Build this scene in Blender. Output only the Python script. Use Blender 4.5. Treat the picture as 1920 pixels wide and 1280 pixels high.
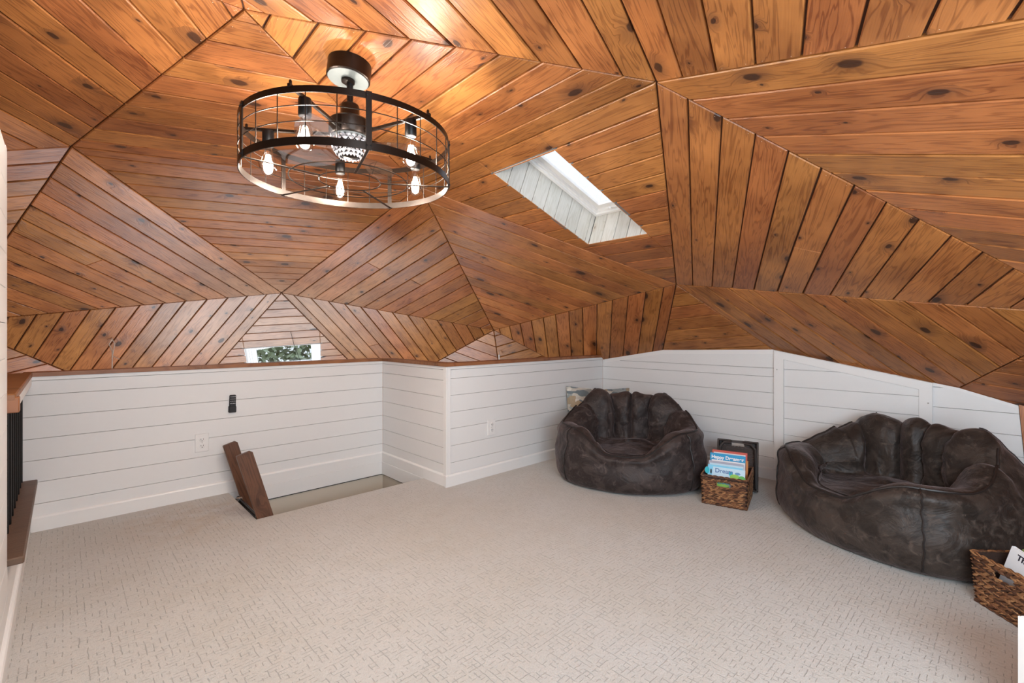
import bpy, math, random
from mathutils import Vector, Matrix, Euler, noise

# ------------------------------------------------------------------ scene, camera, world, lights
S = bpy.context.scene
for o in list(bpy.data.objects): bpy.data.objects.remove(o)
COL = S.collection
random.seed(7)
TH = math.radians(46.6)
CAMZ = 1.1
FPX = 890.0
cam_d = bpy.data.cameras.new('camera'); cam = bpy.data.objects.new('camera', cam_d); COL.objects.link(cam)
cam.location = (0, 0, CAMZ)
cam.rotation_euler = (math.radians(90), 0, TH - math.radians(90))
cam_d.sensor_width = 36.0
cam_d.lens = 36.0 * FPX / 1920.0
cam_d.shift_y = -17.0 / 1920.0
cam_d.clip_start = 0.02
S.camera = cam
S.view_settings.view_transform = 'Standard'
S.view_settings.look = 'None'
S.view_settings.gamma = 1.0
S.view_settings.use_curve_mapping = False
S.view_settings.exposure = 0.14

world = bpy.data.worlds.new('sky'); S.world = world; world.use_nodes = True
wn = world.node_tree.nodes; wl = world.node_tree.links
sky = wn.new('ShaderNodeTexSky'); sky.sky_type = 'NISHITA'; sky.sun_disc = False
sky.sun_elevation = math.radians(50); sky.sun_rotation = math.radians(200); sky.air_density = 1.0; sky.dust_density = 3.0
bg = wn['Background']; bg.inputs['Strength'].default_value = 0.8
mxs = wn.new('ShaderNodeMix'); mxs.data_type = 'RGBA'; mxs.inputs[0].default_value = .8; wl.new(sky.outputs[0], mxs.inputs[6]); mxs.inputs[7].default_value = (1.75, 1.85, 1.95, 1)   # thin bright overcast
wl.new(mxs.outputs[2], bg.inputs['Color'])

def area(name, loc, target, sx, sy, power, col):
    d = bpy.data.lights.new(name, 'AREA'); d.shape = 'RECTANGLE'; d.size = sx; d.size_y = sy; d.energy = power; d.color = col
    o = bpy.data.objects.new(name, d); COL.objects.link(o); o.location = loc
    o.rotation_euler = (Vector(target) - Vector(loc)).to_track_quat('-Z', 'Y').to_euler()
    return o
# added fills from no visible source: upward from below, and around the camera
area('window_light', (1.45, 4.75, -1.5), (1.25, 4.35, 1.4), 2.0, 1.2, 74, (0.84, 0.92, 1.0))  # unseen fill added for the cool sheen on the far boards
area('window_light_lower', (-1.7, 3.6, -1.0), (0.4, 4.0, 1.2), 1.2, 1.2, 8, (1.0, 0.95, 0.9))
area('bounce_light', (0.5, -0.85, 1.45), (2.1, 2.0, 0.85), 1.5, 0.8, 92, (0.70, 0.87, 1.0))
area('bounce_light_side', (1.1, -0.35, 0.75), (2.7, 0.1, 1.7), 0.8, 0.8, 15, (0.85, 0.93, 1.0))
area('bounce_light_high', (0.5, 0.1, 1.9), (1.6, 1.2, 0.0), 0.9, 0.9, 18, (0.70, 0.87, 1.0))
BULB_W = 15.0

# ------------------------------------------------------------------ helpers
def tag(o, label=None, cat=None, group=None, kind=None):
    if label: o['label'] = label
    if cat: o['category'] = cat
    if group: o['group'] = group
    if kind: o['kind'] = kind
    return o
def empty(name, loc=(0, 0, 0), rz=0.0, parent=None):
    o = bpy.data.objects.new(name, None); COL.objects.link(o); o.location = loc; o.rotation_euler = (0, 0, rz)
    o.empty_display_size = 0.1
    if parent: o.parent = parent
    return o
class MB:
    def __init__(s): s.v = []; s.f = []; s.sm = False
    def add(s, vs, fs, M=None):
        n = len(s.v)
        s.v += [tuple(M @ Vector(p)) if M else tuple(p) for p in vs]
        s.f += [tuple(i + n for i in f) for f in fs]
        return s
    def box(s, c, d, M=None, bev=0.0):
        x, y, z = d[0] / 2, d[1] / 2, d[2] / 2; cx, cy, cz = c
        if bev <= 0:
            vs = [(cx + a * x, cy + b * y, cz + e * z) for a in (-1, 1) for b in (-1, 1) for e in (-1, 1)]
            return s.add(vs, [(0, 1, 3, 2), (4, 6, 7, 5), (0, 4, 5, 1), (2, 3, 7, 6), (0, 2, 6, 4), (1, 5, 7, 3)], M)
        b_ = min(bev, x * .9, y * .9, z * .9)
        vs = []; idx = {}
        for a in (-1, 1):
            for b in (-1, 1):
                for e in (-1, 1):
                    for k in range(3):
                        p = [a * (x - b_), b * (y - b_), e * (z - b_)]
                        p[k] = (a * x, b * y, e * z)[k]
                        idx[a, b, e, k] = len(vs); vs.append((cx + p[0], cy + p[1], cz + p[2]))
        fs = []
        for a in (-1, 1):
            q = [idx[a, -1, -1, 0], idx[a, 1, -1, 0], idx[a, 1, 1, 0], idx[a, -1, 1, 0]]; fs.append(q if a > 0 else q[::-1])
            q = [idx[-1, a, -1, 1], idx[1, a, -1, 1], idx[1, a, 1, 1], idx[-1, a, 1, 1]]; fs.append(q[::-1] if a > 0 else q)
            q = [idx[-1, -1, a, 2], idx[1, -1, a, 2], idx[1, 1, a, 2], idx[-1, 1, a, 2]]; fs.append(q if a > 0 else q[::-1])
        for a in (-1, 1):
            for b in (-1, 1):
                fs.append([idx[a, b, -1, 0], idx[a, b, -1, 1], idx[a, b, 1, 1], idx[a, b, 1, 0]])
                fs.append([idx[a, -1, b, 0], idx[a, -1, b, 2], idx[a, 1, b, 2], idx[a, 1, b, 0]])
                fs.append([idx[-1, a, b, 1], idx[-1, a, b, 2], idx[1, a, b, 2], idx[1, a, b, 1]])
        for a in (-1, 1):
            for b in (-1, 1):
                for e in (-1, 1): fs.append([idx[a, b, e, 0], idx[a, b, e, 1], idx[a, b, e, 2]])
        return s.add(vs, fs, M)
    def tube(s, path, r, n=8, closed=False, M=None, rfun=None):
        path = [Vector(p) for p in path]; m = len(path); rings = []
        up = None; vs = []
        for i in range(m):
            if closed: t = (path[(i + 1) % m] - path[i - 1])
            else: t = path[min(i + 1, m - 1)] - path[max(i - 1, 0)]
            t.normalize()
            if up is None:
                up = Vector((0, 0, 1)) if abs(t.z) < .9 else Vector((1, 0, 0))
            sd = t.cross(up)
            if sd.length < 1e-4: sd = t.cross(Vector((1, 0, 0)))
            sd.normalize(); up = sd.cross(t).normalized()
            rr = rfun(i / max(1, m - 1)) if rfun else r
            for k in range(n):
                a = 2 * math.pi * k / n
                vs.append(path[i] + sd * (rr * math.cos(a)) + up * (rr * math.sin(a)))
        fs = []
        for i in range(m if closed else m - 1):
            for k in range(n):
                a = i * n + k; b = i * n + (k + 1) % n; j = ((i + 1) % m) * n
                fs.append((a, b, j + (k + 1) % n, j + k))
        if not closed:
            fs.append(tuple(range(n))[::-1]); fs.append(tuple((m - 1) * n + k for k in range(n)))
        return s.add(vs, fs, M)
    def lathe(s, prof, n=24, M=None, cap=True):
        vs = []; fs = []
        for r, z in prof:
            for k in range(n):
                a = 2 * math.pi * k / n; vs.append((r * math.cos(a), r * math.sin(a), z))
        for i in range(len(prof) - 1):
            for k in range(n):
                fs.append((i * n + k, i * n + (k + 1) % n, (i + 1) * n + (k + 1) % n, (i + 1) * n + k))
        if cap:
            fs.append(tuple(range(n))[::-1]); fs.append(tuple((len(prof) - 1) * n + k for k in range(n)))
        return s.add(vs, fs, M)
    def prism(s, poly, O, U, Vv, N, d0, d1):
        """polygon in (u,v) swept from depth d0 to d1 along N"""
        n = len(poly)
        vs = [O + U * p[0] + Vv * p[1] + N * d for d in (d0, d1) for p in poly]
        fs = [tuple(range(n))[::-1], tuple(range(n, 2 * n))] + [(i, (i + 1) % n, n + (i + 1) % n, n + i) for i in range(n)]
        return s.add(vs, fs)
    def build(s, name, mat, parent=None, smooth=False, loc=None, fix=True):
        me = bpy.data.meshes.new(name); me.from_pydata([tuple(v) for v in s.v], [], s.f)
        if fix:
            import bmesh
            bm = bmesh.new(); bm.from_mesh(me); bmesh.ops.recalc_face_normals(bm, faces=bm.faces); bm.to_mesh(me); bm.free()
        if mat: me.materials.append(mat)
        if smooth:
            me.polygons.foreach_set('use_smooth', [True] * len(me.polygons))
            if smooth != 'full':
                try: me.set_sharp_from_angle(angle=math.radians(40))
                except Exception: pass
        me.update()
        o = bpy.data.objects.new(name, me); COL.objects.link(o)
        if loc: o.location = loc
        if parent: o.parent = parent
        return o

# clipping of 2-D polygons: keep the side where n.p <= d
def clip(poly, n, d):
    out = []
    for i in range(len(poly)):
        a, b = poly[i], poly[(i + 1) % len(poly)]
        da = n[0] * a[0] + n[1] * a[1] - d; db = n[0] * b[0] + n[1] * b[1] - d
        if da <= 0: out.append(a)
        if (da < 0 < db) or (db < 0 < da):
            t = da / (da - db); out.append((a[0] + (b[0] - a[0]) * t, a[1] + (b[1] - a[1]) * t))
    return out
def parea(p): return abs(sum(p[i][0] * p[(i + 1) % len(p)][1] - p[(i + 1) % len(p)][0] * p[i][1] for i in range(len(p)))) / 2 if len(p) > 2 else 0
def halfplanes(poly):
    """outward half planes (n,d) of a convex polygon"""
    cx = sum(p[0] for p in poly) / len(poly); cy = sum(p[1] for p in poly) / len(poly); hs = []
    for i in range(len(poly)):
        a, b = poly[i], poly[(i + 1) % len(poly)]
        n = (b[1] - a[1], a[0] - b[0]); L = math.hypot(*n)
        if L < 1e-9: continue
        n = (n[0] / L, n[1] / L); d = n[0] * a[0] + n[1] * a[1]
        if n[0] * cx + n[1] * cy > d: n = (-n[0], -n[1]); d = -d
        hs.append((n, d))
    return hs
def inset(poly, amt):
    q = poly
    for n, d in halfplanes(poly): q = clip(q, n, d - amt)
    return q
def dedupe(p):
    out = []
    for q in p:
        if not out or math.hypot(q[0] - out[-1][0], q[1] - out[-1][1]) > 5e-4: out.append(q)
    if len(out) > 1 and math.hypot(out[0][0] - out[-1][0], out[0][1] - out[-1][1]) < 5e-4: out.pop()
    return out

def board(polys, O, U, Vv, N, name, mat, parent, thick=.014, ch=.0025, proud=0.0):
    """one board: face polygon(s) in (u,v) of the frame; N points into the room; face chamfered by ch.
    The board's own origin sits on it, local x along U, so that grain follows it."""
    ps = []
    for p in polys:
        p = dedupe(p)
        if len(p) >= 3 and parea(p) > 2e-4: ps.append(p)
    if not ps: return None
    cx = sum(p[0] for p in ps[0]) / len(ps[0]); cy = sum(p[1] for p in ps[0]) / len(ps[0])
    mb = MB()
    for p in ps:
        q = dedupe(inset(p, ch))
        same = len(q) == len(p)
        n = len(p)
        if not same: q = [(c[0] * .985 + (sum(a[0] for a in p) / n) * .015, c[1] * .985 + (sum(a[1] for a in p) / n) * .015) for c in p]
        else:  # rotate q to match p
            k = min(range(n), key=lambda r: sum(math.hypot(q[(i + r) % n][0] - p[i][0], q[(i + r) % n][1] - p[i][1]) for i in range(n)))
            q = [q[(i + k) % n] for i in range(n)]
        vs = [(a[0] - cx, a[1] - cy, proud) for a in q] + [(a[0] - cx, a[1] - cy, proud - ch) for a in p] + [(a[0] - cx, a[1] - cy, -thick) for a in p]
        fs = [tuple(range(n))]
        for l in (0, n):
            fs += [(l + i, l + n + i, l + n + (i + 1) % n, l + (i + 1) % n) for i in range(n)]
        mb.add(vs, fs)
    o = mb.build(name, mat, None)
    R = Matrix((U, Vv, N)).transposed().to_4x4()
    o.matrix_world = Matrix.Translation(O + U * cx + Vv * cy) @ R
    if parent: o.parent = parent
    return o

# ------------------------------------------------------------------ materials
def new_mat(name):
    m = bpy.data.materials.new(name); m.use_nodes = True
    nt = m.node_tree; return m, nt, nt.nodes, nt.links, nt.nodes['Principled BSDF']
def val(nd, k, v): nd.inputs[k].default_value = v
def math_n(nt, op, a, b=None, c=None, clamp=False):
    n = nt.nodes.new('ShaderNodeMath'); n.operation = op; n.use_clamp = clamp
    for i, x in enumerate((a, b, c)):
        if x is None: continue
        if isinstance(x, (int, float)): n.inputs[i].default_value = x
        else: nt.links.new(x, n.inputs[i])
    return n.outputs[0]
def mix(nt, f, a, b, mode='MIX'):
    n = nt.nodes.new('ShaderNodeMix'); n.data_type = 'RGBA'; n.blend_type = mode
    for i, x in ((0, f), (6, a), (7, b)):
        if isinstance(x, (int, float)): n.inputs[i].default_value = x
        elif isinstance(x, tuple): n.inputs[i].default_value = (*x, 1)
        else: nt.links.new(x, n.inputs[i])
    return n.outputs[2]
def noise_n(nt, vec, scale, detail=3, rough=.55, dist=0.0):
    n = nt.nodes.new('ShaderNodeTexNoise'); val(n, 'Scale', scale); val(n, 'Detail', detail); val(n, 'Roughness', rough); val(n, 'Distortion', dist)
    if vec: nt.links.new(vec, n.inputs['Vector'])
    return n
def mapr(nt, v, a, b, c, d, smooth=False):
    n = nt.nodes.new('ShaderNodeMapRange'); 
    if smooth: n.interpolation_type = 'SMOOTHSTEP'
    nt.links.new(v, n.inputs[0])
    for i, x in enumerate((a, b, c, d)): n.inputs[i + 1].default_value = x
    return n.outputs[0]
def simple(name, col, rough=.5, metal=0.0, bump=0.0, bscale=60, var=0.0, coat=0.0, spec=.5):
    m, nt, N, L, B = new_mat(name)
    val(B, 'Roughness', rough); val(B, 'Metallic', metal); val(B, 'Coat Weight', coat); val(B, 'Specular IOR Level', spec)
    tc = N.new('ShaderNodeTexCoord')
    nz = noise_n(nt, tc.outputs['Object'], bscale)
    c = mix(nt, nz.outputs[0], tuple(x * (1 - var) for x in col), tuple(min(1, x * (1 + var)) for x in col))
    L.new(c, B.inputs['Base Color'])
    if bump > 0:
        b = N.new('ShaderNodeBump'); val(b, 'Strength', bump); val(b, 'Distance', .004); L.new(nz.outputs[0], b.inputs['Height']); L.new(b.outputs[0], B.inputs['Normal'])
    return m

def wood(name, light, dark, knotcol, rough=.38, knots=1.0, grain=1.0, spec=.5, kdens=.48, vary=.20, bleach=0.0):
    m, nt, N, L, B = new_mat(name)
    tc = N.new('ShaderNodeTexCoord'); oi = N.new('ShaderNodeObjectInfo')
    rnd = oi.outputs['Random']
    off = N.new('ShaderNodeCombineXYZ')
    L.new(math_n(nt, 'MULTIPLY', rnd, 53.0), off.inputs[0]); L.new(math_n(nt, 'MULTIPLY', rnd, 17.3), off.inputs[1]); L.new(math_n(nt, 'MULTIPLY', rnd, 5.1), off.inputs[2])
    va = N.new('ShaderNodeVectorMath'); va.operation = 'ADD'; L.new(tc.outputs['Object'], va.inputs[0]); L.new(off.outputs[0], va.inputs[1])
    P = va.outputs[0]
    sep = N.new('ShaderNodeSeparateXYZ'); L.new(P, sep.inputs[0])
    # knots
    kx = N.new('ShaderNodeCombineXYZ'); L.new(math_n(nt, 'MULTIPLY', sep.outputs[0], 3.9), kx.inputs[0]); L.new(math_n(nt, 'MULTIPLY', sep.outputs[1], 7.0), kx.inputs[1])
    wob = noise_n(nt, P, 14, 2); 
    kv = N.new('ShaderNodeVectorMath'); kv.operation = 'MULTIPLY_ADD'; L.new(wob.outputs[1], kv.inputs[0]); kv.inputs[1].default_value = (.16, .12, 0); L.new(kx.outputs[0], kv.inputs[2])
    vo = N.new('ShaderNodeTexVoronoi'); vo.voronoi_dimensions = '2D'; val(vo, 'Scale', 1.0); val(vo, 'Randomness', .9); L.new(kv.outputs[0], vo.inputs['Vector'])
    sc = N.new('ShaderNodeSeparateColor'); L.new(vo.outputs['Color'], sc.inputs[0])
    has = math_n(nt, 'LESS_THAN', sc.outputs[0], kdens)
    rad = math_n(nt, 'MULTIPLY_ADD', math_n(nt, 'POWER', sc.outputs[1], 2.0), .12, .03)
    dn = math_n(nt, 'DIVIDE', vo.outputs['Distance'], rad)      # 1 at the knot's rim
    core = math_n(nt, 'MULTIPLY', mapr(nt, dn, .75, 1.15, 1, 0, True), has)
    hw_ = noise_n(nt, P, 7, 3, .6)
    halo = math_n(nt, 'MULTIPLY', mapr(nt, math_n(nt, 'MULTIPLY', dn, math_n(nt, 'MULTIPLY_ADD', hw_.outputs[0], 1.6, .3)), .9, 4.0, 1, 0, True), has)
    # grain, bent round the knots
    gy = math_n(nt, 'MULTIPLY_ADD', halo, .035, sep.outputs[1])
    gv = N.new('ShaderNodeCombineXYZ'); L.new(math_n(nt, 'MULTIPLY', sep.outputs[0], .9), gv.inputs[0]); L.new(math_n(nt, 'MULTIPLY', gy, 11.0), gv.inputs[1]); L.new(sep.outputs[2], gv.inputs[2])
    g1 = noise_n(nt, gv.outputs[0], 1.3, 3, .6, .4)
    rings = math_n(nt, 'FRACT', math_n(nt, 'MULTIPLY', g1.outputs[0], 11.0))
    rings = mapr(nt, math_n(nt, 'ABSOLUTE', math_n(nt, 'SUBTRACT', rings, .5)), .04, .24, 1, 0, True)
    gf = N.new('ShaderNodeCombineXYZ'); L.new(math_n(nt, 'MULTIPLY', sep.outputs[0], 6.0), gf.inputs[0]); L.new(math_n(nt, 'MULTIPLY', gy, 260.0), gf.inputs[1])
    g2 = noise_n(nt, gf.outputs[0], 1.0, 2, .6)
    bl = noise_n(nt, P, 3.2, 3, .6)
    t = math_n(nt, 'MULTIPLY_ADD', rings, .38 * grain, math_n(nt, 'MULTIPLY', g2.outputs[0], .45 * grain))
    t = math_n(nt, 'ADD', t, math_n(nt, 'MULTIPLY_ADD', bl.outputs[0], 1.5, -.62), None, True)
    c = mix(nt, t, light, dark)
    hsv = N.new('ShaderNodeHueSaturation'); L.new(c, hsv.inputs['Color'])
    r2 = math_n(nt, 'FRACT', math_n(nt, 'MULTIPLY', rnd, 7.77))
    L.new(math_n(nt, 'MULTIPLY_ADD', r2, .012, .494), hsv.inputs['Hue'])
    L.new(math_n(nt, 'MULTIPLY_ADD', rnd, vary * 2, 1 - vary), hsv.inputs['Value'])
    c = mix(nt, math_n(nt, 'MULTIPLY', halo, .48 * knots), hsv.outputs[0], knotcol)
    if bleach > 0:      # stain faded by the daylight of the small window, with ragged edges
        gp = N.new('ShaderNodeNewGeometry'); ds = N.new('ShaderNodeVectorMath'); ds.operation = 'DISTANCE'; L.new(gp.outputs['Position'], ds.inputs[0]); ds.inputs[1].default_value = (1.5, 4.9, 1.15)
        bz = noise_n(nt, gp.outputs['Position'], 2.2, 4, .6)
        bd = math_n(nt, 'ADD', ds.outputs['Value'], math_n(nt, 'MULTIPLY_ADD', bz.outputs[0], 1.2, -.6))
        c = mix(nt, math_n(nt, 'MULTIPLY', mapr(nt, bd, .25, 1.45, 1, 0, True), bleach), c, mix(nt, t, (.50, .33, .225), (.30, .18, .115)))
    c = mix(nt, math_n(nt, 'MULTIPLY', core, .88 * knots), c, tuple(x * .42 for x in knotcol))
    L.new(c, B.inputs['Base Color'])
    L.new(math_n(nt, 'MULTIPLY_ADD', g2.outputs[0], .15, rough - .05), B.inputs['Roughness'])
    val(B, 'Specular IOR Level', spec)
    b = N.new('ShaderNodeBump'); val(b, 'Strength', .25); val(b, 'Distance', .002)
    L.new(math_n(nt, 'ADD', g2.outputs[0], math_n(nt, 'MULTIPLY', rings, .5)), b.inputs['Height']); L.new(b.outputs[0], B.inputs['Normal'])
    return m
M = {}
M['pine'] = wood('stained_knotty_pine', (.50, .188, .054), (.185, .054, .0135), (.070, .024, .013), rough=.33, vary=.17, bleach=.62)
M['pine_back'] = simple('dark_joint_wood', (.075, .026, .011), .8)
M['walnut'] = wood('dark_stained_wood', (.17, .080, .042), (.060, .027, .016), (.03, .012, .008), rough=.4, knots=.4, kdens=.12, vary=.1)
M['cap'] = wood('brown_cap_wood', (.36, .150, .062), (.19, .068, .026), (.08, .03, .015), rough=.4, knots=.5, kdens=.15, vary=.05)
M['sill'] = wood('worn_sill_wood', (.15, .088, .058), (.085, .046, .030), (.08, .03, .015), rough=.5, knots=.4, kdens=.12, vary=.05)
M['whitewash'] = wood('whitewashed_pine', (.62, .60, .56), (.47, .44, .385), (.38, .28, .18), rough=.5, knots=.6, kdens=.3, vary=.05)
M['white'] = simple('white_wall_paint', (.79, .785, .78), .42, 0, .05, 40, .012)
M['trim'] = simple('white_trim_paint', (.83, .82, .81), .32, 0, .02, 40, .01)
M['groove'] = simple('shiplap_groove', (.16, .155, .15), .8)
M['drywall'] = simple('beige_drywall', (.60, .53, .44), .8, 0, .1, 120, .02)
M['black'] = simple('black_metal', (.012, .011, .011), .38, .6, .03, 200, .1)
M['bronze'] = simple('dark_bronze_metal', (.022, .014, .010), .35, .7, .03, 200, .1)
M['silver'] = simple('pale_metal_disc', (.17, .19, .19), .5, .4, .02, 60, .03)
M['steel'] = simple('steel', (.55, .54, .52), .3, .9, .02, 100, .05)
M['plastic_w'] = simple('white_plastic', (.82, .81, .80), .3, 0, .0, 40, .01)
M['plastic_b'] = simple('black_plastic', (.015, .015, .017), .4, 0, .0, 40, .05)
M['grey'] = simple('light_grey_print', (.6, .6, .62), .5)
M['dark'] = simple('dark_slot', (.02, .02, .02), .7)
M['nail'] = simple('nail_head', (.75, .62, .5), .35, .3)
M['string'] = simple('pale_string', (.62, .52, .44), .8)

def glass(name, col=(1, 1, 1), refl=.12, tint=.96):
    m, nt, N, L, B = new_mat(name)
    out = N['Material Output']; tr = N.new('ShaderNodeBsdfTransparent'); val(tr, 'Color', (col[0] * tint, col[1] * tint, col[2] * tint, 1))
    gl = N.new('ShaderNodeBsdfGlossy'); val(gl, 'Roughness', .03)
    lw = N.new('ShaderNodeLayerWeight'); val(lw, 'Blend', .35)
    f = math_n(nt, 'MULTIPLY_ADD', lw.outputs['Facing'], .5, refl * .3, True)
    mx = N.new('ShaderNodeMixShader'); L.new(f, mx.inputs[0]); L.new(tr.outputs[0], mx.inputs[1]); L.new(gl.outputs[0], mx.inputs[2]); L.new(mx.outputs[0], out.inputs['Surface'])
    return m
M['glass'] = glass('clear_glass'); M['smoke'] = glass('smoky_acrylic', (.95, .95, .98), .15, .97)
M['pane'] = glass('window_glass', (.95, .98, 1), .1, .97)
def emit(name, col, st):
    m, nt, N, L, B = new_mat(name); e = N.new('ShaderNodeEmission'); val(e, 'Color', (*col, 1)); val(e, 'Strength', st)
    L.new(e.outputs[0], N['Material Output'].inputs['Surface']); return m
M['filament'] = emit('glowing_filament', (1.0, .86, .62), 90.0)

def carpet():
    m, nt, N, L, B = new_mat('cut_loop_carpet')
    tc = N.new('ShaderNodeTexCoord'); P = tc.outputs['Object']
    big = noise_n(nt, P, 1.6, 3, .6); mid = noise_n(nt, P, 9, 4, .65); fine = noise_n(nt, P, 330, 2, .7); tuft = noise_n(nt, P, 110, 3, .6)
    def lines(rot, w, rowh, seed, thr):
        w1 = noise_n(nt, P, 34, 2, .5)
        ad = N.new('ShaderNodeVectorMath'); ad.operation = 'MULTIPLY_ADD'; L.new(w1.outputs[1], ad.inputs[0]); ad.inputs[1].default_value = (.009, .009, 0); L.new(P, ad.inputs[2])
        mp = N.new('ShaderNodeMapping'); mp.inputs['Rotation'].default_value = (0, 0, rot); mp.inputs['Location'].default_value = (seed, seed * 1.7, 0); L.new(ad.outputs[0], mp.inputs['Vector'])
        sp = N.new('ShaderNodeSeparateXYZ'); L.new(mp.outputs[0], sp.inputs[0])
        fr = math_n(nt, 'FRACT', math_n(nt, 'DIVIDE', sp.outputs[1], rowh))
        ln = mapr(nt, math_n(nt, 'ABSOLUTE', math_n(nt, 'SUBTRACT', fr, .5)), .0, .085, 1, 0, True)
        row = math_n(nt, 'FLOOR', math_n(nt, 'DIVIDE', sp.outputs[1], rowh))
        cv = N.new('ShaderNodeCombineXYZ'); L.new(math_n(nt, 'DIVIDE', sp.outputs[0], w), cv.inputs[0]); L.new(math_n(nt, 'MULTIPLY', row, 3.71), cv.inputs[1])
        dash = noise_n(nt, cv.outputs[0], 1.0, 1, .5)
        return math_n(nt, 'MULTIPLY', ln, mapr(nt, dash.outputs[0], thr, thr + .06, 0, 1, True))
    l1 = lines(0.0, .026, .017, 3.1, .50); l2 = lines(math.pi / 2, .034, .021, 7.7, .50)
    ln = math_n(nt, 'MAXIMUM', l1, l2)
    c = mix(nt, mapr(nt, big.outputs[0], .35, .68, 0, 1), (.52, .485, .435), (.565, .55, .53))
    c = mix(nt, mapr(nt, mid.outputs[0], .3, .75, 0, .55), c, (.59, .57, .545))
    c = mix(nt, mapr(nt, fine.outputs[0], .35, .7, 0, .45), c, (.44, .40, .36))
    # a worn, browner patch beside the stair opening
    sx = N.new('ShaderNodeVectorMath'); sx.operation = 'DISTANCE'; L.new(P, sx.inputs[0]); sx.inputs[1].default_value = (.55, 3.35, 0)
    st = math_n(nt, 'MULTIPLY', mapr(nt, sx.outputs['Value'], .05, .55, 1, 0, True), mapr(nt, mid.outputs[0], .35, .65, 0, 1))
    c = mix(nt, math_n(nt, 'MULTIPLY', st, .6), c, (.40, .29, .18))
    c = mix(nt, math_n(nt, 'MULTIPLY', ln, .21), c, (.20, .165, .135))
    L.new(c, B.inputs['Base Color']); val(B, 'Roughness', .95); val(B, 'Specular IOR Level', .1); val(B, 'Sheen Weight', .25)
    h = math_n(nt, 'ADD', math_n(nt, 'MULTIPLY', tuft.outputs[0], .8), math_n(nt, 'MULTIPLY', fine.outputs[0], .35)); h = math_n(nt, 'SUBTRACT', h, math_n(nt, 'MULTIPLY', ln, .6))
    b = N.new('ShaderNodeBump'); val(b, 'Strength', .8); val(b, 'Distance', .006); L.new(h, b.inputs['Height']); L.new(b.outputs[0], B.inputs['Normal'])
    return m
M['carpet'] = carpet()

def suede(name, a, b_, c_, rough=.55):
    m, nt, N, L, B = new_mat(name)
    tc = N.new('ShaderNodeTexCoord'); P = tc.outputs['Object']
    n1 = noise_n(nt, P, 5.5, 4, .6, 1.6); n2 = noise_n(nt, P, 16, 4, .65, 1.2); n3 = noise_n(nt, P, 300, 2, .6)
    c = mix(nt, mapr(nt, n1.outputs[0], .44, .58, 0, 1, True), a, b_)
    c = mix(nt, mapr(nt, n2.outputs[0], .52, .72, 0, .8, True), c, c_)
    L.new(c, B.inputs['Base Color'])
    L.new(mapr(nt, n2.outputs[0], .35, .7, rough - .12, rough + .15), B.inputs['Roughness'])
    val(B, 'Sheen Weight', .35); val(B, 'Sheen Roughness', .4); val(B, 'Sheen Tint', (.5, .4, .4, 1)); val(B, 'Specular IOR Level', .32)
    w = noise_n(nt, P, 7, 5, .55, 2.2)
    b = N.new('ShaderNodeBump'); val(b, 'Strength', .5); val(b, 'Distance', .02); L.new(math_n(nt, 'ADD', w.outputs[0], math_n(nt, 'MULTIPLY', n3.outputs[0], .03)), b.inputs['Height']); L.new(b.outputs[0], B.inputs['Normal'])
    return m
M['suede'] = suede('dark_brown_suede', (.024, .017, .016), (.050, .037, .034), (.105, .079, .074), .58)
M['suede_seam'] = simple('suede_piping', (.018, .013, .012), .5)
M['leather'] = suede('dark_brown_leather', (.023, .017, .014), (.046, .034, .028), (.095, .071, .058), .52)

def weave_mat():
    m, nt, N, L, B = new_mat('water_hyacinth_strand')
    g = N.new('ShaderNodeNewGeometry'); r = g.outputs['Random Per Island']
    cr = N.new('ShaderNodeValToRGB'); L.new(r, cr.inputs[0])
    e = cr.color_ramp.elements; e[0].position = 0; e[0].color = (.035, .014, .008, 1); e[1].position = 1; e[1].color = (.50, .27, .12, 1)
    for p, c in ((.3, (.10, .038, .016, 1)), (.55, (.22, .09, .038, 1)), (.8, (.36, .17, .07, 1))):
        x = e.new(p); x.color = c
    tc = N.new('ShaderNodeTexCoord'); nz = noise_n(nt, tc.outputs['Object'], 190, 2)
    L.new(mix(nt, mapr(nt, nz.outputs[0], .4, .65, 0, .5), cr.outputs[0], (.05, .02, .01)), B.inputs['Base Color']); val(B, 'Roughness', .5)
    return m
M['weave'] = weave_mat()
M['weave_in'] = simple('basket_lining', (.035, .015, .009), .8, 0, .6, 90, .5)
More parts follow.
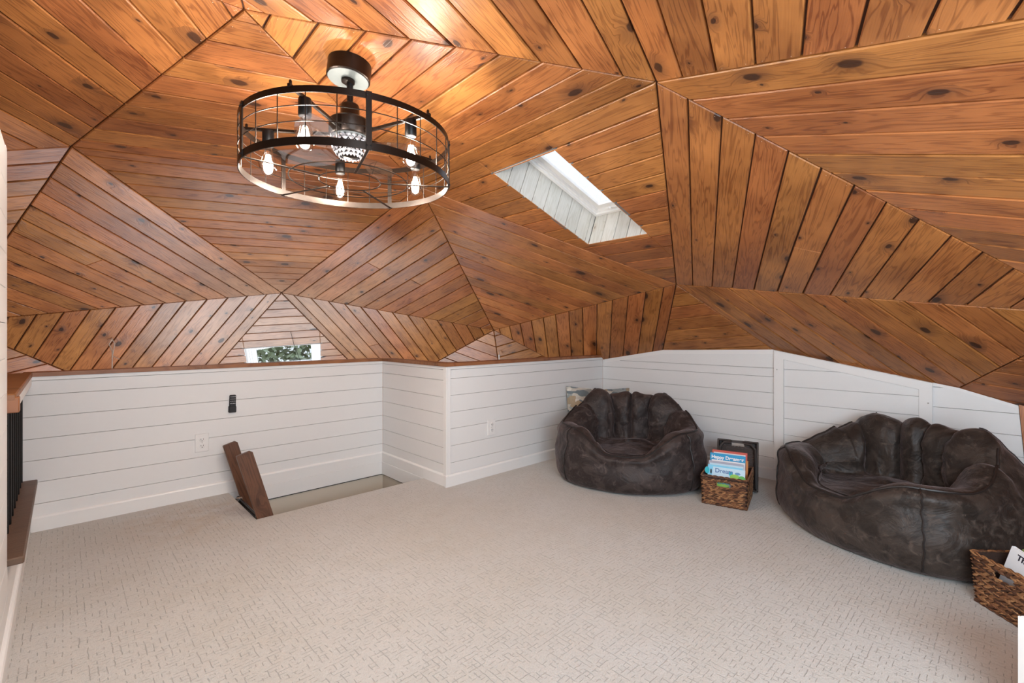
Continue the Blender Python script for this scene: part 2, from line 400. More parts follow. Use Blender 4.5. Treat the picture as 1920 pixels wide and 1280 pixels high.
def pillow_mat():
    m, nt, N, L, B = new_mat('printed_pillow_cloth')
    tc = N.new('ShaderNodeTexCoord'); P = tc.outputs['Object']
    w = noise_n(nt, P, 9, 3, .5); ad = N.new('ShaderNodeVectorMath'); ad.operation = 'MULTIPLY_ADD'; L.new(w.outputs[1], ad.inputs[0]); ad.inputs[1].default_value = (.09, .09, .09); L.new(P, ad.inputs[2])
    mp = N.new('ShaderNodeMapping'); mp.inputs['Rotation'].default_value = (0, .5, .6); mp.inputs['Scale'].default_value = (11, 11, 24); L.new(ad.outputs[0], mp.inputs[0])
    vo = N.new('ShaderNodeTexVoronoi'); val(vo, 'Scale', 1.3); L.new(mp.outputs[0], vo.inputs['Vector'])
    sc = N.new('ShaderNodeSeparateColor'); L.new(vo.outputs['Color'], sc.inputs[0])
    cr = N.new('ShaderNodeValToRGB'); cr.color_ramp.interpolation = 'CONSTANT'; L.new(sc.outputs[0], cr.inputs[0]); e = cr.color_ramp.elements
    e[0].color = (.16, .20, .22, 1); e[1].position = .8; e[1].color = (.44, .34, .22, 1)
    for p, c in ((.22, (.62, .59, .52, 1)), (.45, (.34, .38, .38, 1)), (.62, (.78, .74, .66, 1))):
        x = e.new(p); x.color = c
    n3 = noise_n(nt, P, 160, 2); L.new(mix(nt, mapr(nt, n3.outputs[0], .35, .7, 0, .35), cr.outputs[0], (.12, .13, .14)), B.inputs['Base Color']); val(B, 'Roughness', .85)
    return m
M['pillow'] = pillow_mat()
def flat(name, col, rough=.4): return simple(name, col, rough, 0, 0, 30, .03)
def foliage_mat():
    m, nt, N, L, B = new_mat('leaf_green'); g = N.new('ShaderNodeNewGeometry')
    L.new(mix(nt, g.outputs['Random Per Island'], (.17, .23, .13), (.42, .50, .36)), B.inputs['Base Color']); val(B, 'Roughness', .6); return m
M['leaf'] = foliage_mat()

def ray(px, py):
    lat = (px - 960) / FPX; up = -(py - 623) / FPX
    return Vector((lat * math.sin(TH) + math.cos(TH), -lat * math.cos(TH) + math.sin(TH), up))
CAM = Vector((0, 0, CAMZ))
def hit(px, py, p0, n):
    d = ray(px, py); n = Vector(n); return CAM + d * ((Vector(p0) - CAM).dot(n) / d.dot(n))
DV = {'A':(0.4909,1.9777,2.303),'B':(0.0321,3.5377,2.1135),'K':(-0.5893,5.1561,1.171),'PX':(-0.6881,6.0189,-0.2173),'F':(1.821,2.8713,2.1218),'C':(1.464,4.6468,1.4643),'L':(0.8396,6.097,0.2217),'G':(3.2939,3.7636,1.1241),'M':(2.8528,5.3788,0.3554),'W':(3.9996,4.2734,-0.2173),'D':(1.756,1.003,2.119),'H':(3.168,-0.2616,1.1686),'PY':(3.7881,-0.7243,-0.2173),'E':(3.3161,1.7286,1.4564),'R':(4.5062,0.6711,0.4003),'Q':(4.6123,2.7049,0.2401),'T':(-1.1813,2.0078,2.2179),'v17':(-2.9181,2.0629,1.1756),'v18':(-3.7968,2.1001,-0.2173),'U':(-1.8423,3.7122,1.5154),'v20':(-3.3583,3.6419,0.1626),'v21':(-2.0896,5.2411,0.1626),'P':(-0.1408,0.4162,2.2341),'v23':(-0.7235,-1.2433,1.1756),'v24':(-1.0304,-2.0675,-0.2173),'v25':(-1.9684,0.3118,1.4619),'v26':(-2.3612,-1.174,0.1626),'v27':(-3.4901,0.5267,0.1626),'N':(1.2386,-0.8795,1.4545),'v29':(2.527,-1.7139,0.1626),'v30':(0.5607,-2.262,0.1626),'v31':(3.8389,5.3231,-1.4766),'v32':(2.9981,5.99,-3.213),'v34':(2.0965,6.3296,-1.4462),'v35':(1.1923,6.6625,-3.213),'v36':(0.1201,6.7079,-1.4766),'v37':(4.9046,3.7176,-1.4766),'v38':(5.1927,2.6839,-3.213),'v40':(5.1556,1.7211,-1.4462),'v41':(5.1112,0.7586,-3.213),'v42':(4.7367,-0.2471,-1.4766),'v43':(4.3747,4.5224,-3.2435),'v46':(-1.7361,6.1905,-1.4766),'v47':(-2.6302,5.597,-3.213),'v49':(-3.2318,4.8444,-1.4462),'v50':(-3.8278,4.0873,-3.213),'v51':(-4.2023,3.0816,-1.4766),'v52':(-0.809,6.4526,-3.2435),'v55':(-4.2838,1.1563,-1.4766),'v56':(-3.9956,0.1226,-3.213),'v58':(-3.4658,-0.6821,-1.4462),'v59':(-2.9299,-1.4829,-3.213),'v60':(-2.0892,-2.1498,-1.4766),'v61':(-4.2466,2.1191,-3.2435),'v64':(-0.2834,-2.8223,-1.4766),'v65':(0.7889,-2.8677,-3.213),'v67':(1.7179,-2.6124,-1.4462),'v68':(2.6451,-2.3502,-3.213),'v69':(3.5392,-1.7567,-1.4766),'v70':(-1.1875,-2.4894,-3.2435),'v73':(4.1408,-1.0041,-3.2435)}
DT = ['A F B', 'F C B', 'B C K', 'C L K', 'K L PX', 'F G C', 'G M C', 'C M L', 'G W M', 'A F D', 'F E D', 'D E H', 'E R H', 'H R PY', 'F G E', 'G Q E', 'E Q R', 'G W Q', 'A B T', 'B U T', 'T U v17', 'U v20 v17', 'v17 v20 v18', 'B K U', 'K v21 U', 'U v21 v20', 'K PX v21', 'A T P', 'T v25 P', 'P v25 v23', 'v25 v26 v23', 'v23 v26 v24', 'T v17 v25', 'v17 v27 v25', 'v25 v27 v26', 'v17 v18 v27', 'A P D', 'P N D', 'D N H', 'N v29 H', 'H v29 PY', 'P v23 N', 'v23 v30 N', 'N v30 v29', 'v23 v24 v30', 'W M v31', 'M v34 v31', 'v31 v34 v32', 'M L v34', 'L v36 v34', 'v34 v36 v35', 'L PX v36', 'W Q v37', 'Q v40 v37', 'v37 v40 v38', 'Q R v40', 'R v42 v40', 'v40 v42 v41', 'R PY v42', 'W v31 v37', 'v31 v43 v37', 'PX v21 v46', 'v21 v49 v46', 'v46 v49 v47', 'v21 v20 v49', 'v20 v51 v49', 'v49 v51 v50', 'v20 v18 v51', 'PX v36 v46', 'v36 v52 v46', 'v18 v27 v55', 'v27 v58 v55', 'v55 v58 v56', 'v27 v26 v58', 'v26 v60 v58', 'v58 v60 v59', 'v26 v24 v60', 'v18 v51 v55', 'v51 v61 v55', 'v24 v30 v64', 'v30 v67 v64', 'v64 v67 v65', 'v30 v29 v67', 'v29 v69 v67', 'v67 v69 v68', 'v29 PY v69', 'v24 v60 v64', 'v60 v70 v64', 'PY v69 v42', 'v69 v73 v42']
DV = {k: Vector(v) for k, v in DV.items()}
DC = Vector((0.454, 1.92, -2.345))
_n = (DV['R'] - DV['H']).cross(Vector((3.861, -.018, .694)) - DV['H']).normalized()
DV['PY'] = DV['PY'] - _n * (DV['PY'] - DV['H']).dot(_n)      # the panel under edge H-R meets the right wall where the photograph shows it
DT = [t.split() for t in DT]
DV0 = {k: v.copy() for k, v in DV.items()}
_c = Vector((0, 0, 1.1))
for _n2, _f in (('A', .93), ('F', .965), ('D', .965), ('B', .965), ('P', .94), ('T', .94)): DV[_n2] = _c + (DV[_n2] - _c) * _f    # crown a little lower, as the board widths there show
K = 0.8148 / 100.0
# edge that the boards of a panel run parallel to, distance of the first joint, board width (photograph measurements)
PAR = {'ABF': ('BF', 12.1, 17.8), 'BCF': ('BF', 7.4, 12.75), 'BCK': ('BC', 15, 15.3), 'CKL': ('CL', 12.0, 15.8), 'CLM': ('LM', 4.4, 12.4),
       'CGM': ('CM', 10.2, 15.2), 'CFG': ('CF', 14.5, 15.7), 'EFG': ('FE', 14, 16), 'DEF': ('FD', 14.6, 15.9), 'ADF': ('FD', 14.2, 17.3),
       'DEH': ('DE', 15, 16.35), 'DHN': ('DN', 16.2, 16.6), 'ADP': ('DP', 14.6, 17.4), 'DNP': ('DP', 15, 16.4), 'ABT': ('BT', 12.1, 18.1),
       'BTU': ('BT', 14, 16), 'BKU': ('BU', 14, 15.5), 'EGQ': ('EQ', 10.2, 15.85), 'EQR': ('QR', 9, 15.4), 'EHR': ('ER', 7.5, 15.8),
       'GMW': ('MW', 14, 16), 'GQW': ('WQ', 14, 16), 'APT': ('PT', 14, 16), 'HRPY': ('RPY', 14, 16), 'KLPX': ('LPX', 14, 16)}
EDGE = {'RPY': ('R', 'PY'), 'LPX': ('L', 'PX')}
PLACE = {'ABF': 'left of the caged fan', 'BCF': 'whose narrow boards run level behind the caged fan', 'BCK': 'at far left above the half wall', 'CKL': 'with steep boards above the left end of the half wall',
         'CLM': 'around the small far window', 'CGM': 'with steep boards right of the small far window', 'CFG': 'directly below the right half of the caged fan', 'EFG': 'between the caged fan and the far right corner',
         'DEF': 'that holds the skylight', 'ADF': 'that carries the round fan canopy', 'DEH': 'with upright boards right of the skylight', 'DHN': 'with long level boards at the right edge of the picture',
         'ADP': 'overhead at top centre', 'DNP': 'overhead at top right', 'ABT': 'overhead at top left', 'BTU': 'cut by the left edge near the top', 'BKU': 'beside the upper left edge of the picture',
         'EGQ': 'with upright boards above the left beanbag', 'EQR': 'with short level boards above the centre of the right wall', 'EHR': 'with slanting boards above the right beanbag',
         'GMW': 'low in the far corner, left of its seam', 'GQW': 'low in the far corner, right of its seam', 'APT': 'overhead as a tiny corner at top left', 'HRPY': 'cut by the right edge above the right beanbag', 'KLPX': 'low at far left beside the white wall edge'}
def tri_frame(names, par):
    p, q = par; r = [n for n in names if n not in par][0]
    p, q, r = DV[p], DV[q], DV[r]
    for _ in range(2):
        U = (q - p).normalized(); Vv = (r - p) - U * (r - p).dot(U); h = Vv.length; Vv.normalize(); N = U.cross(Vv)
        if N.dot(DC - p) > 0: break
        p, q = q, p
    tri = [(0, 0), ((q - p).length, 0), ((r - p).dot(U), h)]
    return p, U, Vv, N, tri, h
def subtract(poly, hole):
    rem = poly; pcs = []
    hs = sorted(halfplanes(hole), key=lambda e: -abs(e[0][0]))
    for k, (n, d) in enumerate(hs):
        o = clip(rem, (-n[0], -n[1]), -(d + .001)); rem = clip(rem, n, d)
        if len(o) > 2 and parea(o) > 1e-4: pcs.append((k < 2, o))
        if len(rem) < 3: break
    return pcs
def key_of(t): return ''.join(sorted(t, key=lambda s: (len(s) > 1, s)))
HOLES = {}; FR = {}
for t in DT:
    k = key_of(t)
    if k in PAR:
        e = PAR[k][0]; FR[k] = tri_frame(t, EDGE.get(e) or (e[0], e[1]))
def to2(k, p):
    O, U, Vv = FR[k][0], FR[k][1], FR[k][2]; d = p - O; return (d.dot(U), d.dot(Vv))
O, U, Vv, N = FR['DEF'][:4]
HOLES['DEF'] = [to2('DEF', hit(x, y, O, N)) for x, y in ((927, 326), (1040, 283), (1213, 438), (1103, 458))]
O, U, Vv, N = FR['CLM'][:4]
a_ = to2('CLM', hit(457.5, 651, O, N)); b_ = to2('CLM', hit(600.5, 648.5, O, N)); vt = (a_[1] + b_[1]) / 2
HOLES['CLM'] = [(a_[0], vt), (b_[0], vt), (b_[0], vt - .46), (a_[0], vt - .46)]

lower = MB()
for t in DT:
    k = key_of(t)
    vis = k in PAR
    if not vis:
        inn = [DV[n] for n in t]; lower_out = [p + (p - DC).normalized() * .03 for p in inn]
        if (inn[1] - inn[0]).cross(inn[2] - inn[0]).dot(DC - inn[0]) < 0: inn.reverse(); lower_out.reverse()
        lower.add(inn + lower_out, [(0, 1, 2), (5, 4, 3), (0, 3, 4, 1), (1, 4, 5, 2), (2, 5, 3, 0)])
        continue
    O, U, Vv, N, tri, h = FR[k]; e, first, w = PAR[k]
    ep = EDGE.get(e) or (e[0], e[1]); r_ = [n for n in t if n not in ep][0]
    u0_ = (DV0[ep[1]] - DV0[ep[0]]).normalized(); v0_ = DV0[r_] - DV0[ep[0]]; kk_ = K * h / (v0_ - u0_ * v0_.dot(u0_)).length
    first *= kk_; w *= kk_
    hole = HOLES.get(k)
    bm = MB()
    polys = [tri] if not hole else [o for _, o in subtract(tri, hole)]
    for p in polys:
        n_ = len(p); P3 = [O + U * a[0] + Vv * a[1] for a in p]; dd_ = [(a - DC).normalized() for a in P3]
        bm.add([a + d * .0138 for a, d in zip(P3, dd_)] + [a + d * .040 for a, d in zip(P3, dd_)], [tuple(range(n_)), tuple(range(n_, 2 * n_))[::-1]] + [(i, n_ + i, n_ + (i + 1) % n_, (i + 1) % n_) for i in range(n_)])
    back = bm.build('ceiling', M['pine_back']); tag(back, 'triangular knotty pine panel of the domed ceiling ' + PLACE[k], 'ceiling', None, 'structure')
    # joints
    js = [0.0]; x = first
    while x < h - .01: js.append(x); x += w + random.uniform(-.0025, .0025)
    js.append(h)
    seam = inset(tri, .0028)
    nails = MB()
    for i in range(len(js) - 1):
        g = .0028 + random.random() * .0016
        p = clip(clip(seam, (0, -1), -(js[i] + g)), (0, 1), js[i + 1] - g)
        if len(p) < 3 or parea(p) < 3e-4: continue
        pr = random.uniform(-.0012, .0012)
        if hole:
            pcs = subtract(p, hole)
            if all(f for f, _ in pcs):
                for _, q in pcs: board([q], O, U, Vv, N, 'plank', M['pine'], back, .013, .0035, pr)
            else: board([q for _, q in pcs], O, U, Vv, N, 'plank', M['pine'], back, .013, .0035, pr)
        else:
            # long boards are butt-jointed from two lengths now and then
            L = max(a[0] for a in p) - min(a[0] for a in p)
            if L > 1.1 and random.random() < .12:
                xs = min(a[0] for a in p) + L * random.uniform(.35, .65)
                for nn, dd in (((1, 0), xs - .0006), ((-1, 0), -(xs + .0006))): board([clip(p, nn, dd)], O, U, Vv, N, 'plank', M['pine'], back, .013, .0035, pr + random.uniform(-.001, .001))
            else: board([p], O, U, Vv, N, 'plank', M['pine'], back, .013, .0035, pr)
        # two nail heads at either end of each board
        for vy in (js[i] + .028, js[i + 1] - .028):
            c = clip(clip(tri, (0, -1), -vy), (0, 1), vy + 1e-4)
            if len(c) < 3: continue
            for sgn in (-1, 1):
                x0 = (min if sgn < 0 else max)(a[0] for a in c) - sgn * random.uniform(.016, .022)
                if hole and abs(x0 - sum(a[0] for a in hole) / 4) < .02: continue
                P0 = O + U * x0 + Vv * (vy + random.uniform(-.006, .006)); Rm = Matrix.Translation(P0) @ Matrix((U, Vv, N)).transposed().to_4x4()
                nails.add([(.0017 * math.cos(q), .0017 * math.sin(q), .0008) for q in (0, 1.57, 3.14, 4.71)] + [(0, 0, .0014)], [(0, 1, 4), (1, 2, 4), (2, 3, 4), (3, 0, 4)], Rm)
    if nails.v: tag(nails.build('nail_heads', M['nail'], back, fix=False), kind='stuff')
lo = lower.build('ceiling', simple('unlit_dome_boards', (.36, .15, .055), .5, 0, .1, 20, .2), fix=False); tag(lo, 'rest of the domed pine ceiling and its lower storey, out of sight', 'ceiling', None, 'structure')  # plain wood colour for the panels out of view

def dome_z(x, y):
    best = -9
    for t in DT:
        a, b, c = (DV[n] for n in t)
        den = (b.y - c.y) * (a.x - c.x) + (c.x - b.x) * (a.y - c.y)
        if abs(den) < 1e-9: continue
        l1 = ((b.y - c.y) * (x - c.x) + (c.x - b.x) * (y - c.y)) / den; l2 = ((c.y - a.y) * (x - c.x) + (a.x - c.x) * (y - c.y)) / den; l3 = 1 - l1 - l2
        if min(l1, l2, l3) >= -1e-6: best = max(best, l1 * a.z + l2 * b.z + l3 * c.z)
    return best

# ---- skylights: a boarded shaft, a white frame and a pane
def skylight(k, depth, fw, num, lab, bw, mat, splay=0.0):
    O, U, Vv, N = FR[k][:4]; q = HOLES[k]; out = -N
    root = empty('window_%d' % num, O + U * (sum(p[0] for p in q) / 4) + Vv * (sum(p[1] for p in q) / 4)); tag(root, lab, 'window', None, 'structure')
    def par(o): 
        mw = o.matrix_world.copy(); o.parent = root; o.matrix_parent_inverse = Matrix.Translation(-root.location); return o
    cx = sum(p[0] for p in q) / 4; cy = sum(p[1] for p in q) / 4
    P3 = [O + U * p[0] + Vv * p[1] for p in q]; n = 4
    for i in range(4):
        a, b = P3[i], P3[(i + 1) % 4]; u = (b - a).normalized(); v = out; nn = u.cross(v)
        cc = O + U * cx + Vv * cy
        if nn.dot(cc - a) < 0: a, b = b, a; u = -u; nn = -nn
        L = (b - a).length; x = 0.0; j = 0
        par(MB().prism([(-.022, .001), (L + .022, .001), (L + .022, depth + .03), (-.022, depth + .03)], a, u, v, -nn, .010, .022).build('shaft_wall', M['groove']))
        while x < L - .005:
            x1 = min(L, x + bw); 
            if L - x1 < bw * .3: x1 = L
            # boards run up the shaft: frame U = out, V = -u keeps the grain along the shaft
            uu, vv = v, nn.cross(v)
            pts = [(.0, x), (depth, x), (depth, x1), (.0, x1)]
            s = 1 if vv.dot(u) > 0 else -1
            pts = [(p[0], p[1] * s) for p in pts]
            pts = inset(pts, .0018)
            bo = board([pts], a, uu, vv, nn, 'plank', mat, None, .009, .0015, 0); par(bo); x = x1; j += 1
    # frame ring at the top of the shaft, and the sash inside it
    def ring(d0, d1, o0, o1, name, m_):
        A = inset(q, o0); Bq = inset(q, o1)
        if len(A) != 4 or len(Bq) != 4: return
        kk = min(range(4), key=lambda r: sum(math.hypot(Bq[(i + r) % 4][0] - A[i][0], Bq[(i + r) % 4][1] - A[i][1]) for i in range(4))); Bq = [Bq[(i + kk) % 4] for i in range(4)]
        mb = MB()
        for i in range(4): mb.prism([A[i], A[(i + 1) % 4], Bq[(i + 1) % 4], Bq[i]], O, U, Vv, out, d0, d1)
        return par(mb.build(name, m_))
    ring(depth - .028, depth + .03, 0.0, fw * .45, 'window_frame', M['trim'])
    ring(depth - .012, depth + .03, fw * .45, fw * .8, 'window_frame', M['trim'])
    ring(depth + .006, depth + .035, fw * .8, fw * 1.6, 'window_sash', M['trim'])
    A = inset(q, fw * 1.55)
    par(MB().prism(A, O, U, Vv, out, depth + .02, depth + .024).build('pane', M['pane']))
    return root, par
SKYD = .25
w1, par1 = skylight('DEF', SKYD, .045, 1, 'skylight with whitewashed boarded shaft in the pine ceiling right of the fan', .105, M['whitewash'])
w2, par2 = skylight('CLM', .10, .055, 2, 'small white-framed roof window low over the left half wall', .5, M['trim'])
O, U, Vv, N = FR['DEF'][:4]
lp = hit(1143, 388, O - N * (SKYD - .03), N)
par1(MB().lathe([(.004, 0), (.011, .002), (.011, .012), (.006, .016)], 12, Matrix.Translation(lp) @ N.to_track_quat('Z', 'Y').to_matrix().to_4x4()).build('window_latch', M['plastic_w'], None, True))
O, U, Vv, N = FR['CLM'][:4]
pth = [hit(545, 622, O + N * .03, N), hit(551, 645, O + N * .03, N), hit(566, 685, O + N * .05, N), hit(572, 720, O + N * .06, N)]
par2(MB().tube(pth, .0022, 5).build('window_rod', M['dark'], None, True))

# ------------------------------------------------------------------ walls
H_ = 1.1
ZL = [x * H_ for x in (.136, .246, .356, .465, .575, .686, .757)]
ZR = [x * H_ for x in (.147, .258, .37, .478, .588, .698, .757)]
UX, UY, UZ = Vector((1, 0, 0)), Vector((0, 1, 0)), Vector((0, 0, 1))
YL, XR1, YC, XW, XN = 3.718, 1.99, 2.783, 3.861, -.145
TOPW = .778 * H_
def wall(name, lab, O, U, N, L, zs, top=None, region=None, z0=0.0, slab_z0=None, su=(0, 0)):
    """backing slab with shiplap boards; region = convex polygon in (u,z) the boards are clipped to"""
    outer = region or [(0, z0), (L, z0), (L, top), (0, top)]
    sz = slab_z0 if slab_z0 is not None else z0; sl = [(su[0], sz), (L - su[1], sz), (L - su[1], top), (su[0], top)] if not region else region
    w = MB().prism(sl, O, U, UZ, -N, .011, .075).build(name, M['groove']); tag(w, lab, 'wall', None, 'structure')
    hs = halfplanes(outer); zz = [z0] + zs + ([top] if top and top > zs[-1] + .004 else [])
    for i in range(len(zz) - 1):
        p = [(0, zz[i] + .0011), (L, zz[i] + .0011), (L, zz[i + 1] - .0011), (0, zz[i + 1] - .0011)]
        for n, d in hs: p = clip(p, n, d - .0005)
        board([p], O, U, UZ, N, 'board', M['white'], w, .011, .0008, 0)
    return w
def strip(name, parent, O, U, N, u0, u1, z0, z1, th=.012, mat=None, bev=.0015):
    R = Matrix((U, UZ.cross(U) if False else -N, UZ)).transposed().to_4x4()
    mb = MB(); vs = MB().box(((u0 + u1) / 2, 0, (z0 + z1) / 2), (u1 - u0, th, z1 - z0), None, bev)
    Mx = Matrix.Translation(O + N * (th / 2)) @ Matrix((U, -N, UZ)).transposed().to_4x4()
    mb.add(vs.v, vs.f, Mx)
    return mb.build(name, mat or M['trim'], parent)
NY = Vector((0, -1, 0)); NX = Vector((-1, 0, 0))
wl_ = wall('wall_back', 'white shiplap half wall behind the stair opening', Vector((-.172, YL, 0)), UX, NY, XR1 + .172, ZL, TOPW, None, 0, -.11, (0, 0))
wr_ = wall('wall_return', 'short white shiplap half wall facing left at the end of the stair opening', Vector((XR1, YL, 0)), -UY, NX, YL - YC, ZL, TOPW, None, 0, -.11, (0, .012))
wc_ = wall('wall_far', 'white shiplap half wall behind the left beanbag', Vector((XR1, YC, 0)), UX, NY, XW - XR1, ZR, TOPW, None, 0, None, (.012, 0))
# corner boards and thin top boards
strip('corner_board', wc_, Vector((XR1, YC, 0)), UX, NY, -.011, .028, 0.0, TOPW, .009)
strip('corner_board', wr_, Vector((XR1, YL, 0)), -UY, NX, YL - YC - .03, YL - YC + .009, .0, TOPW, .009)
for w_, O_, U_, N_, L_ in ((wl_, Vector((-.155, YL, 0)), UX, NY, XR1 + .155), (wr_, Vector((XR1, YL, 0)), -UY, NX, YL - YC - .03), (wc_, Vector((XR1 + .028, YC, 0)), UX, NY, XW - XR1 - .028)):
    strip('top_board', w_, O_, U_, N_, 0, L_, .757 * H_ + .001, TOPW, .006, None, .001)
# right wall follows the dome
cross = []
seen = set()
for t in DT:
    for i in range(3):
        a, b = sorted((t[i], t[(i + 1) % 3]))
        if (a, b) in seen: continue
        seen.add((a, b)); A, B = DV[a], DV[b]
        if (A.x - XW) * (B.x - XW) < 0:
            s_ = (XW - A.x) / (B.x - A.x); p = A + (B - A) * s_
            if p.z > -.35: cross.append((YC - p.y, p.z))
cross.sort()
pre = [c for c in cross if c[0] < 0][-1:]; line = pre + [c for c in cross if c[0] >= 0]
(u0, z0), (u1, z1) = line[0], line[1]
line[0] = (0, z0 + (z1 - z0) * (0 - u0) / (u1 - u0))
for i in range(len(line) - 1):
    if line[i + 1][1] < 0:
        (u0, z0), (u1, z1) = line[i], line[i + 1]; line = line[:i + 1] + [(u0 + (u1 - u0) * z0 / (z0 - z1), 0.0)]; break
ue = YC + .018
line = [l for l in line if l[0] < ue] + [(ue, .694)]; line += [(ue + .020, .43), (ue + .045, 0.0)]
REG = [(0, 0)] + line
LR = line[-1][0]
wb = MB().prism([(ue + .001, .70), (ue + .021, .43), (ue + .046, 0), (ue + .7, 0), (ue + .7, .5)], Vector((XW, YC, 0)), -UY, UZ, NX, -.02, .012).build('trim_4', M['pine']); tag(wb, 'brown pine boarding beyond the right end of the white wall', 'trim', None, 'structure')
wq = wall('wall_right', 'white shiplap wall under the ceiling slope behind both beanbags', Vector((XW, YC, 0)), -UY, NX, LR, ZR + [.757 * H_ + .11, 1.4], None, REG)
def line_z(u):
    for i in range(len(line) - 1):
        if line[i][0] <= u <= line[i + 1][0]:
            f = (u - line[i][0]) / (line[i + 1][0] - line[i][0]); return line[i][1] + f * (line[i + 1][1] - line[i][1])
    return 0
def follow(name, parent, ua, ub, drop, th, n0=0.0, top=-.001, mat=None):
    us = sorted([ua, ub] + [l[0] for l in line if ua < l[0] < ub]); mb = MB()
    for a, b in zip(us, us[1:]):
        mb.prism([(a, line_z(a) - drop), (b, line_z(b) - drop), (b, line_z(b) + top), (a, line_z(a) + top)], Vector((XW, YC, 0)), -UY, UZ, NX, n0, th)
    return mb.build(name, mat or M['trim'], parent)
du = lambda y: YC - y
follow('top_board', wq, .03, du(1.226), .036, .004)
follow('top_board', wq, du(.341), LR - .06, .018, .004)
# low access door framed in white boards
dr = empty('door_1', (XW, .78, 0)); tag(dr, 'low white access door framed in flat boards behind the right beanbag', 'door', None, 'structure')
def parent_keep(o, p): o.parent = p; o.matrix_parent_inverse = Matrix.Translation(-Vector(p.location)); return o
OW = Vector((XW, YC, 0))
ua, ub, uc, ud = du(1.226), du(1.161), du(.4028), du(.341)
for a, b in ((ua, ub), (uc, ud)):
    mb = MB().prism([(a, .09), (b, .09), (b, line_z(b) - .002), (a, line_z(a) - .002)], OW, -UY, UZ, NX, 0, .024); parent_keep(mb.build('stile', M['trim']), dr)
zt = lambda u: line_z(ub) - .055 + (line_z(uc) - .058 - line_z(ub) + .055) * (u - ub) / (uc - ub)
us = [ub] + [l[0] for l in line if ub < l[0] < uc] + [uc]
mb = MB()
for a, b in zip(us, us[1:]): mb.prism([(a, zt(a)), (b, zt(b)), (b, line_z(b) - .002), (a, line_z(a) - .002)], OW, -UY, UZ, NX, 0, .024)
parent_keep(mb.build('top_rail', M['trim']), dr)
parent_keep(MB().prism([(ub, .09), (uc, .09), (uc, .15), (ub, .15)], OW, -UY, UZ, NX, 0, .024).build('bottom_rail', M['trim']), dr)
zz = [.15, .23, .35, .47, .585, .705, .83, .95]
for i in range(len(zz) - 1):
    p = [(ub + .001, zz[i] + .001), (uc - .001, zz[i] + .001), (uc - .001, zz[i + 1] - .001), (ub + .001, zz[i + 1] - .001)]
    dx = uc - ub; dz = zt(uc) - zt(ub); L_ = math.hypot(dx, dz); n_ = (-dz / L_, dx / L_); p = clip(p, n_, n_[0] * ub + n_[1] * zt(ub) - .001)
    b = board([p], OW + NX * .014, -UY, UZ, NX, 'board', M['white'], None, .012, .0008, 0)
    if b: parent_keep(b, dr)
for u_, z_ in ((du(1.205), line_z(du(1.205)) - .14), (du(.36), line_z(du(.36)) - .13)):
    parent_keep(MB().lathe([(.004, 0), (.004, .003), (.002, .005)], 8, Matrix.Translation(OW - UY * u_ + UZ * z_ + NX * .024) @ Euler((0, -math.pi / 2, 0)).to_matrix().to_4x4()).build('screw', M['steel']), dr)

# wall at the left of the camera, its opening, sill, rail and balusters
ZN = [x * H_ for x in (.147, .258, .37, .478, .588, .698, .808, .918, 1.03, 1.14, 1.25, 1.36, 1.47, 1.5875)]
wn_ = wall('wall_left', 'white shiplap wall at the left edge of the picture', Vector((XN, -1.4, 0)), UY, -NX, 2.464 + 1.4, ZN, ZN[-1])
strip('corner_board', wn_, Vector((XN - .009, 0, 0)), UY, -NX, 2.42, 2.466, .29, ZN[-1] + .01, .0085)
k_ = MB().box((XN - .045, (2.464 + YL) / 2, .13), (.09, YL - 2.464, .26)).build('wall_left_low', M['white']); tag(k_, 'low white wall under the dark sill left of the stair opening', 'wall', None, 'structure')
rl = empty('stair_railing', (XN - .03, 3.05, .29)); tag(rl, 'wooden sill and rail with black balusters in the left wall opening', 'railing')
def rel(o): return parent_keep(o, rl)
rel(MB().box((XN - .05, (2.47 + YL - .003) / 2, .275), (.185, YL - .003 - 2.47, .026), None, .004).build('sill', M['sill']))
rel(MB().box((XN - .04, (2.47 + YL - .003) / 2, .866), (.125, YL - .003 - 2.47, .026), None, .004).build('rail_cap', M['cap']))
rel(MB().box((XN + .012, (2.53 + YL - .003) / 2, .832), (.014, YL - .003 - 2.53, .042), None, .001).build('rail_board', M['trim']))
for i in range(9):
    y = 3.685 - .128 * i
    if y < 2.52: continue
    rel(MB().tube([(XN - .022, y, .289), (XN - .022, y, .852)], .0085, 10).build('baluster', M['black'], None, True))
rel(MB().box((XN - .026, 2.498, .838), (.112, .055, .056), None, .003).build('rail_block', M['cap']))

# baseboards
BB = .083
def baseb(name, O, U, N, L, z0=0.0, z1=BB, th=.014, lab='white baseboard'):
    Mx = Matrix.Translation(O) @ Matrix((U, -N, UZ)).transposed().to_4x4()
    m = MB(); pr = [(0, z0), (-th, z0), (-th, z1 - .01), (-th * .75, z1 - .004), (-th * .3, z1), (0, z1)]
    vs = [(x, p[0], p[1]) for x in (0, L) for p in pr]; n = 6
    fs = [tuple(range(n)), tuple(range(n, 2 * n))[::-1]] + [(i, (i + 1) % n, n + (i + 1) % n, n + i) for i in range(n)]
    m.add(vs, fs, Mx); o = m.build(name, M['trim']); tag(o, lab, 'baseboard', None, 'structure'); return o
baseb('baseboard_back', Vector((-.13, YL, 0)), UX, NY, XR1 + .13, lab='white baseboard along the half wall behind the stair opening')
baseb('baseboard_return', Vector((XR1, YL, 0)), -UY, NX, YL - YC + .023, lab='white baseboard along the short half wall beside the stair opening')
baseb('baseboard_far', Vector((XR1 - .023, YC, 0)), UX, NY, XW - XR1 + .023, lab='white baseboard along the half wall behind the left beanbag').location.y -= .0085
baseb('baseboard_right', Vector((XW, YC, 0)), -UY, NX, LR - .1, lab='white baseboard along the right wall behind the beanbags')
